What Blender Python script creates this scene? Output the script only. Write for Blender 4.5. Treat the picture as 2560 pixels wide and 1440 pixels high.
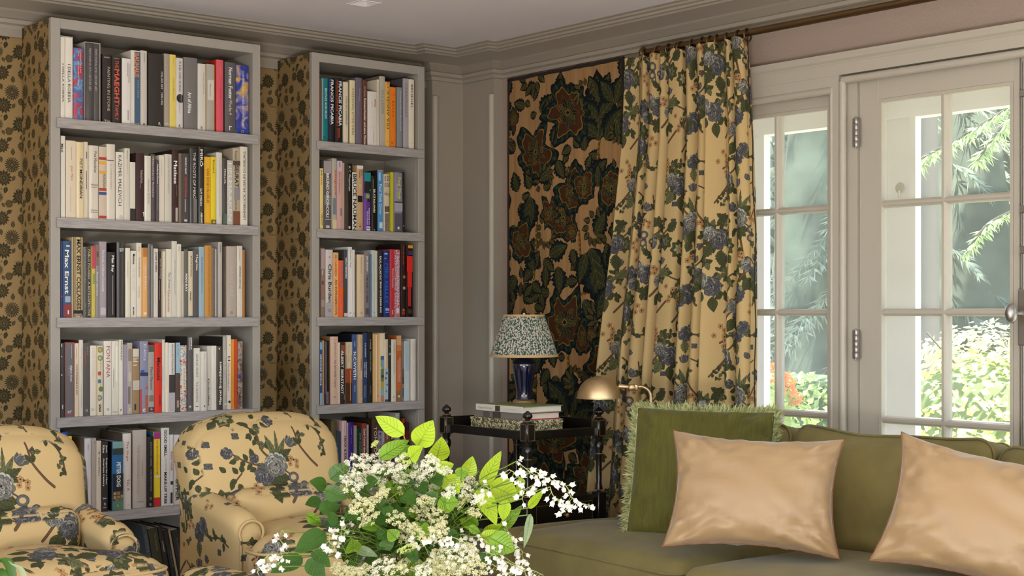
import bpy, bmesh, math, random
import numpy as np
from mathutils import Vector, Matrix, noise
for o in list(bpy.data.objects): bpy.data.objects.remove(o)
SC = bpy.context.scene
COL = SC.collection
R_ = math.radians
# ------------------------------------------------------------------ camera, sky, sun, daylight, exposure
H = 1.2                                   # eye height
FPX, CX, HY = 3640.0, 1280.0, 782.0       # focal length in pixels of the 2560 frame, centre, horizon
HEAD = R_(50.2)
FW = Vector((math.cos(HEAD), math.sin(HEAD), 0)); RT = Vector((math.sin(HEAD), -math.cos(HEAD), 0))
cam = bpy.data.cameras.new('camera'); camo = bpy.data.objects.new('camera', cam); COL.objects.link(camo)
camo.location = (0, 0, H); camo.rotation_euler = (R_(90), 0, HEAD - R_(90))
cam.sensor_width = 36; cam.lens = FPX/2560*36; cam.shift_y = (HY-720)/2560
cam.clip_start = .05; cam.clip_end = 200
SC.camera = camo
w = bpy.data.worlds.new('sky'); SC.world = w; w.use_nodes = True
nt = w.node_tree; bg = nt.nodes['Background']
sky = nt.nodes.new('ShaderNodeTexSky'); sky.sky_type = 'NISHITA'; sky.sun_disc = False
sky.sun_elevation = R_(58); sky.sun_rotation = R_(60); sky.air_density = 1.0; sky.dust_density = 2.5
nt.links.new(sky.outputs[0], bg.inputs[0]); bg.inputs[1].default_value = 1.2
def lamp(name, kind, loc, rot, energy, color, **kw):
    l = bpy.data.lights.new(name, kind); l.energy = energy; l.color = color
    for k, v in kw.items(): setattr(l, k, v)
    o = bpy.data.objects.new(name, l); COL.objects.link(o); o.location = loc; o.rotation_euler = rot
    return o
def aim(o, d): o.rotation_euler = Vector(d).to_track_quat('-Z', 'Y').to_euler()
sun = lamp('sun', 'SUN', (9, -2, 12), (0, 0, 0), 20.0, (1, .965, .91), angle=R_(.6)); aim(sun, (.10, .50, -.86))
# added fill lamps standing in for daylight of unseen windows behind the camera
a1 = lamp('left_window_fill', 'AREA', (-1.36, 2.2, 1.35), (0, 0, 0), 10, (1, .95, .9), shape='RECTANGLE', size=2.6, size_y=1.9); aim(a1, (1, 0, -.03))
a2 = lamp('rear_window_fill', 'AREA', (2.5, -1.56, 1.45), (0, 0, 0), 10, (1, .96, .9), shape='RECTANGLE', size=2.6, size_y=1.8); aim(a2, (0, 1, 0))
a3 = lamp('added_ceiling_fill', 'AREA', (-.6, -.35, .35), (0, 0, 0), 245, (1, .97, .97), shape='DISK', size=1.4); aim(a3, (.16, .20, 1))  # unseen lamp added low behind the camera to brighten the ceiling
SC.view_settings.view_transform = 'Standard'; SC.view_settings.look = 'None'
SC.view_settings.gamma = 1; SC.view_settings.use_curve_mapping = False
SC.view_settings.exposure = 0.0
cy = SC.cycles
cy.use_denoising = True; cy.max_bounces = 7; cy.diffuse_bounces = 4; cy.glossy_bounces = 3
cy.transparent_max_bounces = 16; cy.sample_clamp_indirect = 6
cy.caustics_reflective = False; cy.caustics_refractive = False
# ------------------------------------------------------------------ picture pixels -> points on known planes
def ray(px): u = (px-CX)/FPX; return FW + RT*u
def P(px, py, t): d = ray(px)*t; return Vector((d.x, d.y, H+(HY-py)/FPX*t))
def onY(px, py, Y): return P(px, py, Y/ray(px).y)
def onX(px, py, X): return P(px, py, X/ray(px).x)
def onZ(px, py, z): return P(px, py, (H-z)*FPX/(py-HY))
# ------------------------------------------------------------------ helpers
def lin(h, k=1.0):
    if isinstance(h, str): c = [int(h[i:i+2], 16)/255 for i in (0, 2, 4)]
    else: c = [v/255 for v in h]
    return tuple(min(.92, (v/12.92 if v < .04045 else ((v+.055)/1.055)**2.4)*k) for v in c)+(1,)
def setin(n, name, v):
    if name in n.inputs: n.inputs[name].default_value = v
def mat(name, col, rough=.6, metal=0, spec=.5, coat=0, sheen=0, bump=None, k=1.0, var=None, trans=0):
    """bump=(scale, strength[, stretch]) noise relief; var=(hex, scale[, stretch]) mottles the colour"""
    m = bpy.data.materials.new(name); m.use_nodes = True; t = m.node_tree; b = t.nodes['Principled BSDF']
    c = lin(col, k)
    setin(b, 'Base Color', c); setin(b, 'Roughness', rough); setin(b, 'Metallic', metal)
    setin(b, 'Specular IOR Level', spec); setin(b, 'Coat Weight', coat); setin(b, 'Coat Roughness', .12)
    setin(b, 'Sheen Weight', sheen); setin(b, 'Sheen Roughness', .4)
    if bump or var:
        tc = t.nodes.new('ShaderNodeTexCoord')
    def nz(scale, st):
        mp = t.nodes.new('ShaderNodeMapping'); t.links.new(tc.outputs['Object'], mp.inputs[0])
        mp.inputs['Scale'].default_value = st or (1, 1, 1)
        n = t.nodes.new('ShaderNodeTexNoise'); n.inputs['Scale'].default_value = scale; n.inputs['Detail'].default_value = 3
        t.links.new(mp.outputs[0], n.inputs[0]); return n
    if bump:
        n = nz(bump[0], bump[2] if len(bump) > 2 else None)
        bp = t.nodes.new('ShaderNodeBump'); bp.inputs['Strength'].default_value = bump[1]; bp.inputs['Distance'].default_value = .002
        t.links.new(n.outputs[0], bp.inputs['Height']); t.links.new(bp.outputs[0], b.inputs['Normal'])
    if var:
        n = nz(var[1], var[2] if len(var) > 2 else None)
        rp = t.nodes.new('ShaderNodeValToRGB'); rp.color_ramp.elements[0].position = .36; rp.color_ramp.elements[1].position = .64
        rp.color_ramp.elements[0].color = c; rp.color_ramp.elements[1].color = lin(var[0], k)
        t.links.new(n.outputs[0], rp.inputs[0]); t.links.new(rp.outputs[0], b.inputs['Base Color'])
    return m
def leafmat(name, col, tr=.45, rough=.45, k=1.0, var=None):
    m = mat(name, col, rough, k=k, var=var, spec=.3); t = m.node_tree; b = t.nodes['Principled BSDF']
    x = t.nodes.new('ShaderNodeBsdfTranslucent'); x.inputs[0].default_value = lin(col, k*1.3)
    mx = t.nodes.new('ShaderNodeMixShader'); mx.inputs[0].default_value = tr
    t.links.new(b.outputs[0], mx.inputs[1]); t.links.new(x.outputs[0], mx.inputs[2])
    t.links.new(mx.outputs[0], t.nodes['Material Output'].inputs[0]); return m
def tag(o, label=None, cat=None, group=None, kind=None):
    for k, v in (('label', label), ('category', cat), ('group', group), ('kind', kind)):
        if v: o[k] = v
    return o
def empty(name, loc=(0, 0, 0), rz=0, label=None, cat=None, group=None):
    o = bpy.data.objects.new(name, None); COL.objects.link(o); o.empty_display_size = .05
    o.location = loc; o.rotation_euler = (0, 0, rz); return tag(o, label, cat, group)
class MB:
    """collects shapes, then links them as ONE mesh object"""
    def __init__(s): s.v = []; s.f = []; s.uv = None
    def add(s, vs, fs, M=None):
        n = len(s.v)
        s.v += [tuple(M @ Vector(v)) for v in vs] if M else [tuple(v) for v in vs]
        s.f += [tuple(i+n for i in f) for f in fs]; return s
    def box(s, a, b, M=None):
        (x0, y0, z0), (x1, y1, z1) = a, b
        return s.add([(x0,y0,z0),(x1,y0,z0),(x1,y1,z0),(x0,y1,z0),(x0,y0,z1),(x1,y0,z1),(x1,y1,z1),(x0,y1,z1)],
                     [(0,3,2,1),(4,5,6,7),(0,1,5,4),(1,2,6,5),(2,3,7,6),(3,0,4,7)], M)
    def rbox(s, a, b, r=.003, seg=1, M=None):
        bm = bmesh.new(); bmesh.ops.create_cube(bm, size=1)
        c = [(p+q)/2 for p, q in zip(a, b)]; d = [q-p for p, q in zip(a, b)]
        for v in bm.verts: v.co = Vector((c[i]+v.co[i]*d[i] for i in range(3)))
        bmesh.ops.bevel(bm, geom=bm.edges[:], offset=min(r, min(abs(x) for x in d)*.45), segments=seg, affect='EDGES', profile=.5)
        return s.bm(bm, M)
    def bm(s, bm, M=None):
        bm.verts.index_update()
        s.add([v.co[:] for v in bm.verts], [[v.index for v in f.verts] for f in bm.faces], M); bm.free(); return s
    def lathe(s, prof, c=(0, 0, 0), n=24, M=None, rib=0, ribn=0):
        vs = []; fs = []
        for (r, z) in prof:
            for k in range(n):
                a = 2*math.pi*k/n; rr = r*(1+rib*math.cos(ribn*a)) if rib else r
                vs.append((c[0]+rr*math.cos(a), c[1]+rr*math.sin(a), c[2]+z))
        m = len(prof)
        for i in range(m-1):
            for k in range(n): fs.append((i*n+k, i*n+(k+1) % n, (i+1)*n+(k+1) % n, (i+1)*n+k))
        if prof[0][0] > 1e-5: fs.append(tuple(range(n))[::-1])
        if prof[-1][0] > 1e-5: fs.append(tuple((m-1)*n+k for k in range(n)))
        return s.add(vs, fs, M)
    def tube(s, pts, r, n=8, close=False, M=None):
        pts = [Vector(p) for p in pts]; m = len(pts); vs = []; fs = []; up = None
        for i, p in enumerate(pts):
            if close: d = pts[(i+1) % m]-pts[i-1]
            else: d = pts[min(i+1, m-1)]-pts[max(i-1, 0)]
            d = d.normalized() if d.length > 1e-9 else Vector((0, 0, 1))
            if up is None: up = Vector((0, 0, 1)) if abs(d.z) < .9 else Vector((1, 0, 0))
            a = d.cross(up).normalized(); b = a.cross(d); up = b
            rr = r[i] if isinstance(r, (list, tuple)) else r
            for k in range(n):
                t = 2*math.pi*k/n; vs.append(p+a*(rr*math.cos(t))+b*(rr*math.sin(t)))
        for i in range(m if close else m-1):
            j = (i+1) % m
            for k in range(n): fs.append((i*n+k, i*n+(k+1) % n, j*n+(k+1) % n, j*n+k))
        if not close: fs += [tuple(range(n))[::-1], tuple((m-1)*n+k for k in range(n))]
        return s.add(vs, fs, M)
    def torus(s, c, R, r, axis='Y', n=20, k=6):
        pts = []
        for i in range(n):
            a = 2*math.pi*i/n; q = (R*math.cos(a), R*math.sin(a))
            pts.append(Vector(c)+Vector({'Y': (q[0], 0, q[1]), 'X': (0, q[0], q[1]), 'Z': (q[0], q[1], 0)}[axis]))
        return s.tube(pts, r, k, close=True)
    def sweep(s, prof, path, close_prof=True):
        """prof: list of 2-D offsets; path: list of (point, axisA, axisB)"""
        n = len(prof); vs = []; fs = []
        for p, A, B in path: vs += [Vector(p)+Vector(A)*a+Vector(B)*b for a, b in prof]
        for i in range(len(path)-1):
            for k in range(n if close_prof else n-1): fs.append((i*n+k, i*n+(k+1) % n, (i+1)*n+(k+1) % n, (i+1)*n+k))
        if close_prof: fs += [tuple(range(n))[::-1], tuple((len(path)-1)*n+k for k in range(n))]
        return s.add(vs, fs)
    def build(s, name, m, parent=None, smooth=None, kind=None, recalc=True):
        me = bpy.data.meshes.new(name); me.from_pydata(s.v, [], s.f); me.update()
        if recalc and len(s.f) < 60000:
            b = bmesh.new(); b.from_mesh(me); bmesh.ops.recalc_face_normals(b, faces=b.faces[:]); b.to_mesh(me); b.free()
        if m: me.materials.append(m)
        if smooth is not None:
            me.shade_smooth()
            if smooth < 179: me.set_sharp_from_angle(angle=R_(smooth))
        o = bpy.data.objects.new(name, me); COL.objects.link(o)
        if parent: o.parent = parent
        if kind: o['kind'] = kind
        return o
def tubeloop(pts, r): return MB().tube(pts, r, 6, close=True)
rnd = random.Random(7)
# ------------------------------------------------------------------ printed cloth and paper: motifs drawn into a tile
class Cv:
    def __init__(s, w, h, bg): s.w, s.h = w, h; s.a = np.empty((h, w, 3), np.float32); s.a[:] = np.array(bg)/255
    def win(s, cx, cy, r):
        xs = np.arange(int(cx-r)-2, int(cx+r)+3); ys = np.arange(int(cy-r)-2, int(cy+r)+3)
        X, Y = np.meshgrid(xs-cx, ys-cy); return np.ix_(ys % s.h, xs % s.w), X, Y
    def put(s, ix, m, c):
        m = m[..., None]; s.a[ix] = s.a[ix]*(1-m)+np.array(c, np.float32)/255*m
    def disk(s, cx, cy, r, c, sq=1):
        ix, X, Y = s.win(cx, cy, r*max(1, sq)); s.put(ix, np.clip(r-np.hypot(X/sq, Y)+.5, 0, 1), c)
    def leaf(s, cx, cy, L, W, a, c, vein=None, out=None, scal=0, p=.8, lo=1.6):
        ix, X, Y = s.win(cx, cy, L+4); ca, sa = math.cos(a), math.sin(a)
        q = (X*ca+Y*sa)/L; d = np.abs(-X*sa+Y*ca); qq = np.clip(q, 0, 1)
        ww = W*np.sin(math.pi*qq**p)
        if scal: ww = ww*(1+.28*np.abs(np.sin(scal*math.pi*qq))-.1)
        ins = (q > -.01) & (q < 1.01)
        if out: s.put(ix, np.clip(ww+lo-d+.5, 0, 1)*ins, out)
        s.put(ix, np.clip(ww-d+.5, 0, 1)*ins, c)
        if vein:
            s.put(ix, np.clip(1.3-d, 0, 1)*((q > .05) & (q < .9)), vein)
            v = np.abs(((qq*5.0-d/W*1.1) % 1.0)-.5); s.put(ix, np.clip((v-.40)*9, 0, .7)*(d < ww*.8)*ins, vein)
    def stroke(s, pts, wd, c, out=None):
        pts = smoothpath(pts, 8)
        for k, cc in ((1.7, out), (0, c)):
            if cc is None: continue
            for i, (x, y) in enumerate(pts):
                r = (wd[0]+(wd[1]-wd[0])*i/len(pts) if isinstance(wd, tuple) else wd)
                s.disk(x, y, r+k, cc)
    def petals(s, cx, cy, r, n, W, c, out=None, a0=0, r0=0, vein=None, p=.9):
        for i in range(n):
            a = a0+2*math.pi*i/n
            s.leaf(cx+r0*math.cos(a), cy+r0*math.sin(a), r-r0, W, a, c, vein, out, p=p)
    def peony(s, cx, cy, r, dark, mid, light, seed=0):
        g = random.Random(seed)
        dm_ = tuple((a+2*b_)/3 for a, b_ in zip(dark, mid))
        for ring, n, rr in ((1.05, 12, .26), (.78, 10, .25), (.5, 8, .23), (.24, 4, .2)):
            for i in range(n):
                a = 2*math.pi*i/n+g.random()*.5; x = cx+r*ring*.72*math.cos(a); y = cy+r*ring*.66*math.sin(a); q = r*rr
                s.disk(x, y, q+1.2, dark); s.disk(x, y, q, g.choice((mid, dm_, light)))
                s.disk(x-q*.15+g.uniform(-1, 1), y-q*.3, q*.7, g.choice((mid, dm_))); s.leaf(x-q*.5, y-q*.2, q, q*.12, g.uniform(-.8, .8), dark)
        s.disk(cx, cy, r*.09, dark)
    def image(s, name):
        im = bpy.data.images.new(name, s.w, s.h); px = np.ones((s.h, s.w, 4), np.float32); px[..., :3] = np.clip(s.a, 0, 1)
        im.pixels.foreach_set(px.ravel()); im.update(); im.pack(); return im
def smoothpath(pts, k):
    if len(pts) < 3: k *= 2
    P_ = [np.array(p, float) for p in pts]; P_ = [2*P_[0]-P_[1]]+P_+[2*P_[-1]-P_[-2]]; out = []
    for i in range(1, len(P_)-2):
        a, b, c, d = P_[i-1:i+3]; n = max(3, int(np.linalg.norm(c-b)/2)) if len(a) == 2 else k
        for j in range(n):
            t = j/n; out.append(.5*((2*b)+(-a+c)*t+(2*a-5*b+4*c-d)*t*t+(-a+3*b-3*c+d)*t**3))
    out.append(P_[-2]); return [tuple(p) for p in out]
def printmat(name, img, size, off=(0, 0, 0), rough=.75, uv=False, k=1.0, weave=900, sheen=0, tr=0):
    m = bpy.data.materials.new(name); m.use_nodes = True; t = m.node_tree; b = t.nodes['Principled BSDF']
    tc = t.nodes.new('ShaderNodeTexCoord'); mp = t.nodes.new('ShaderNodeMapping')
    t.links.new(tc.outputs['UV' if uv else 'Object'], mp.inputs[0])
    sc = (1/size[0], 1/size[0] if not uv else 1/size[1], 1/size[1])
    mp.inputs['Scale'].default_value = sc; mp.inputs['Location'].default_value = off
    it = t.nodes.new('ShaderNodeTexImage'); it.image = img
    if not uv: it.projection = 'BOX'; it.projection_blend = .08
    t.links.new(mp.outputs[0], it.inputs[0])
    mul = t.nodes.new('ShaderNodeMix'); mul.data_type = 'RGBA'; mul.blend_type = 'MULTIPLY'; mul.inputs[0].default_value = 1
    t.links.new(it.outputs[0], mul.inputs[6]); mul.inputs[7].default_value = (k, k, k, 1)
    t.links.new(mul.outputs[2], b.inputs['Base Color']); setin(b, 'Roughness', rough); setin(b, 'Specular IOR Level', .25); setin(b, 'Sheen Weight', sheen)
    n = t.nodes.new('ShaderNodeTexNoise'); n.inputs['Scale'].default_value = weave; t.links.new(tc.outputs['Object'], n.inputs[0])
    bp = t.nodes.new('ShaderNodeBump'); bp.inputs['Strength'].default_value = .15; bp.inputs['Distance'].default_value = .001
    t.links.new(n.outputs[0], bp.inputs['Height']); t.links.new(bp.outputs[0], b.inputs['Normal'])
    if tr:
        x = t.nodes.new('ShaderNodeBsdfTranslucent'); t.links.new(mul.outputs[2], x.inputs[0])
        mx = t.nodes.new('ShaderNodeMixShader'); mx.inputs[0].default_value = tr
        t.links.new(b.outputs[0], mx.inputs[1]); t.links.new(x.outputs[0], mx.inputs[2]); t.links.new(mx.outputs[0], t.nodes['Material Output'].inputs[0])
    return m
def chintz_tile(dense=False):
    G, GD, GL = (84, 88, 52), (44, 46, 34), (120, 122, 82)
    BL, BM, BD = (160, 157, 142), (108, 108, 108), (52, 52, 60)
    BR, BRD, OR, ORD = (112, 88, 62), (70, 54, 42), (206, 158, 104), (138, 98, 62)
    c = Cv(1024, 1024, (226, 196, 138)); g = random.Random(3)
    T = lambda x, y: ((x-645)*1.96+512, (1190-y)*1.96+512)
    def st(pts, w): c.stroke([T(*p) for p in pts], w, BR, BRD)
    def lf(x, y, L, a, W=None, col=None):
        X, Y = T(x, y); c.leaf(X, Y, L*1.96, (W or L*.3)*1.96, R_(a), col or g.choice((G, G, GL)), GD, GD, scal=g.choice((0, 5)))
    def spray(x, y, n, r=16):
        for i in range(n): lf(x+g.uniform(-5, 5), y+g.uniform(-5, 5), r*g.uniform(.8, 1.3), 360/n*i+g.uniform(-25, 25))
    def pe(x, y, r, s, pal=(BD, BM, BL)): X, Y = T(x, y); c.peony(X, Y, r*1.96, *pal, seed=s)
    def bloom(x, y, r): X, Y = T(x, y); c.petals(X, Y, r*1.96, 5, r*.75, OR, ORD, g.random()*6); c.disk(X, Y, r*.5, BRD)
    def tulip(x, y, a, s=1):
        X, Y = T(x, y)
        for d, col in ((-38, BM), (38, BM), (-18, BL), (18, BL), (0, BM)): c.leaf(X, Y, 44*s, 11*s, R_(a+d), col, BD, BD)
    def glory(x, y, r): X, Y = T(x, y); c.disk(X, Y, r*1.96+2, BD, 1.2); c.disk(X, Y, r*1.96, BM, 1.2); c.disk(X, Y, r*1.1, (226, 196, 138), 1.2); lf(x, y+r, r*1.5, -70)
    def fly(x, y): [lf(x, y, 11, a, 4.5, BM) for a in (35, 145, -30, 210)]
    # trunk and main bouquet
    st([(722, 1300), (715, 1265), (705, 1215), (690, 1160), (662, 1125), (655, 1085), (625, 1062)], (5.5, 3))
    st([(820, 1175), (800, 1155), (775, 1120), (768, 1090), (765, 1075)], (4.5, 2.4)); st([(768, 1095), (780, 1085)], 2)
    st([(440, 1112), (470, 1082), (510, 1068), (560, 1055)], (3.4, 2)); st([(790, 1058), (825, 1075), (845, 1105), (852, 1150)], (2.2, 3.4))
    for p in ((470, 1085), (452, 1100), (500, 1072), (520, 1064), (545, 1058), (480, 1105), (465, 1118), (840, 1092), (850, 1120), (838, 1130), (845, 1145), (815, 1068)):
        spray(*p, 3, 11)
    for p in ((640, 1090, 5), (655, 1105, 5), (675, 1115, 5), (665, 1075, 3), (595, 1060, 3), (780, 1100, 4), (765, 1110, 3)): spray(p[0], p[1], p[2], 13)
    for x, y, L, a, W in ((700, 1150, 62, 110, 8), (705, 1150, 55, 60, 7), (702, 1150, 50, 25, 9), (708, 1148, 48, -10, 6), (704, 1152, 70, 85, 4)): lf(x, y, L, a, W)
    for a in range(200, 350, 24): lf(690, 1190, 44, a, 13)
    for a in (150, 175, 20, -5): lf(680, 1180, 42, a, 10)
    st([(650, 1165), (610, 1150), (575, 1128)], 2.2)
    for x, y, a in ((600, 1140, 200), (620, 1150, 120), (610, 1150, 240), (630, 1160, 220), (590, 1150, 190), (640, 1170, 200), (635, 1140, 100)): lf(x, y, 19, a)
    pe(660, 1188, 27, 1); pe(697, 1164, 32, 2, (BD, BL, (196, 196, 184))); pe(638, 1146, 13, 3)
    pe(568, 1130, 15, 4); tulip(695, 1072, 100, 1.15); tulip(738, 1118, 40, 1.1); tulip(728, 1052, 60, .8)
    for x, y, r in ((622, 1222, 8), (634, 1212, 8), (636, 1246, 9), (624, 1236, 7), (650, 1268, 9), (640, 1275, 8), (742, 1152, 8), (758, 1160, 8), (757, 1172, 7), (738, 1165, 7)): bloom(x, y, r)
    st([(720, 1180), (745, 1200), (752, 1222), (758, 1250)], 2); glory(742, 1198, 12); glory(741, 1223, 11); glory(772, 1218, 8); lf(750, 1240, 26, -70, 8)
    lf(705, 1250, 30, -100, 11); lf(690, 1225, 34, -110, 12); st([(600, 1180), (590, 1190), (580, 1200)], 2)
    for x, y, a in ((590, 1180, 130), (600, 1178, 80), (585, 1196, 200), (575, 1200, 250), (590, 1205, 290), (560, 1175, 140)): lf(x, y, 20, a, 6)
    for x, y, n in ((476, 1160, 5), (470, 1175, 3)): spray(x, y, n, 20)
    X, Y = T(492, 1222); c.petals(X, Y, 56, 7, 17, G, GD, .3, 10); c.petals(X, Y, 34, 6, 10, GL, GD, .1, 4); c.disk(X, Y, 6, GD)
    X, Y = T(545, 1246); c.petals(X, Y, 60, 8, 17, G, GD, .1, 12); c.petals(X, Y, 36, 6, 10, (190, 176, 128), GD, .2, 4); lf(548, 1270, 30, -60, 11)
    for p in ((520, 1160), (520, 1108), (598, 1090), (708, 1272), (800, 1240), (800, 1020)): fly(*p)
    # lower and upper ground of the repeat
    st([(480, 1440), (520, 1400), (560, 1370), (560, 1335), (600, 1318)], (5, 3)); st([(560, 1345), (520, 1330), (500, 1310)], 2.6)
    st([(800, 1420), (770, 1390), (735, 1372), (700, 1372)], (5, 3)); st([(735, 1372), (722, 1330), (722, 1300)], (4, 5))
    for p in ((535, 1385), (560, 1350), (590, 1322), (510, 1318), (780, 1395), (755, 1378), (715, 1340), (735, 1310)): spray(*p, 5, 17)
    for a in range(0, 360, 40): lf(620, 1325, 34, a, 10); lf(690, 1385, 34, a, 10)
    pe(615, 1322, 30, 6); pe(640, 1350, 22, 7, (BD, BL, (196, 196, 184))); pe(690, 1385, 32, 8); pe(668, 1405, 20, 9); pe(800, 1330, 24, 11)
    spray(800, 1350, 6, 26); tulip(790, 1290, 110); tulip(480, 1290, 80)
    for x, y, r in ((585, 1400, 10), (600, 1415, 9), (575, 1418, 9), (830, 1380, 9), (845, 1392, 9), (510, 1360, 8), (745, 1420, 10), (760, 1435, 9), (740, 1440, 9)): bloom(x, y, r)
    st([(850, 1000), (800, 985), (750, 990), (700, 975)], (3.6, 2.4)); st([(470, 1010), (520, 985), (590, 990)], (4, 2.4))
    for p in ((820, 990), (780, 985), (740, 985), (540, 985), (500, 992), (580, 985), (640, 1010)): spray(*p, 4, 17)
    pe(695, 985, 26, 12); pe(720, 962, 20, 13); pe(600, 985, 22, 14, (BD, BL, (196, 196, 184))); lf(690, 1005, 40, -80, 12); lf(600, 1005, 36, -110, 12)
    for x, y, r in ((650, 960, 9), (662, 972, 9), (640, 975, 8), (470, 960, 9), (482, 972, 8)): bloom(x, y, r)
    if dense:
        for x, y in ((450, 1200), (860, 1200), (530, 1030), (760, 1300), (600, 1420), (430, 1340)):
            st([(x-60, y+50), (x-20, y+10), (x+30, y), (x+75, y-45)], (5, 3)); st([(x+10, y), (x+20, y+40), (x+5, y+70)], 3)
            for k in range(7): spray(x+g.uniform(-65, 70), y+g.uniform(-50, 60), 5, 20)
            pe(x+8, y+22, 32, int(x)); pe(x-28, y+2, 23, int(y), (BD, BL, (196, 196, 184))); lf(x+10, y+55, 46, -80, 15); lf(x-20, y+40, 44, -120, 15); lf(x+50, y-10, 42, 40, 13)
            for k in range(5): bloom(x+g.uniform(-80, -40), y+g.uniform(-50, -10), 9)
    return c.image('chintz_print_dense' if dense else 'chintz_print')
def wallpaper_tile():
    bg_, D, M_, L_ = (160, 134, 90), (50, 48, 33), (78, 70, 44), (132, 108, 64)
    c = Cv(512, 512, bg_); g = random.Random(5); s = 1.125
    def mum(x, y, r):
        x, y = x*s, (455-y)*s; r *= s*1.12
        for R, n in ((1, 20), (.72, 18), (.45, 12)): c.petals(x, y, r*R, n, r*.075, D, bg_ if R < 1 else None, R*3, r*.12, p=1.4)
        c.disk(x, y, r*.22, M_); c.disk(x, y, r*.13, L_)
    def dahlia(x, y, r):
        x, y = x*s, (455-y)*s; r *= s*1.12
        for R, n in ((1, 13), (.76, 12), (.52, 9), (.3, 6)): c.petals(x, y, r*R, n, r*.17*(.6+.4*R), D if R != .52 else M_, L_, R*5, r*.08, p=1.2)
        c.disk(x, y, r*.1, L_)
    def daisy(x, y, r):
        x, y = x*s, (455-y)*s; r *= s
        c.petals(x, y, r, 16, r*.12, D, None, 0, r*.2); c.petals(x, y, r*.6, 12, r*.1, M_, L_, .2, r*.1); c.disk(x, y, r*.24, L_); c.disk(x, y, r*.16, D)
    def lv(x, y, L, a): c.leaf(x*s, (455-y)*s, L*1.15*s, L*.34*s, R_(a), g.choice((D, M_, M_)), L_, None, p=.8)
    def tw(pts): c.stroke([(x*s, (455-y)*s) for x, y in pts], 1.1, M_)
    for x, y in ((125, 20), (240, 70), (250, 330), (90, 140), (380, 330), (420, 90), (150, 260), (330, 210), (30, 80)):
        tw([(x, y), (x+25, y+14), (x+48, y+4)])
        for k in range(4): lv(x+10+12*k, y+8, 11, g.uniform(0, 360))
    for x, y, L, a in ((80, 60, 42, 200), (75, 160, 44, 150), (125, 285, 44, 260), (105, 340, 34, 60), (200, 170, 40, -60), (175, 190, 36, 250), (230, 90, 40, 50), (150, 60, 36, 120),
                       (195, 260, 36, 190), (260, 270, 34, -30), (330, 320, 40, -110), (290, 130, 36, -80), (330, 30, 36, 30), (250, 440, 36, 160), (215, 340, 34, 60), (300, 420, 30, -60),
                       (20, 300, 30, 90), (60, 330, 34, 40), (110, 300, 36, 10), (365, 280, 34, 60), (370, 120, 40, 90), (420, 20, 40, 60), (430, 250, 40, -40), (400, 400, 40, 200)): lv(x, y, L, a)
    mum(72, 230, 52); dahlia(190, 140, 50); dahlia(300, 62, 42); dahlia(312, 265, 46); dahlia(168, 375, 48); daisy(345, 425, 28); mum(365, 180, 46); mum(235, 235, 38)
    daisy(45, 455, 34); dahlia(85, 370, 30); mum(272, 385, 34); mum(205, 432, 28); daisy(140, 75, 26); dahlia(415, 380, 44); daisy(430, 60, 32); daisy(425, 235, 26)
    return c.image('wallpaper_print')
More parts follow.
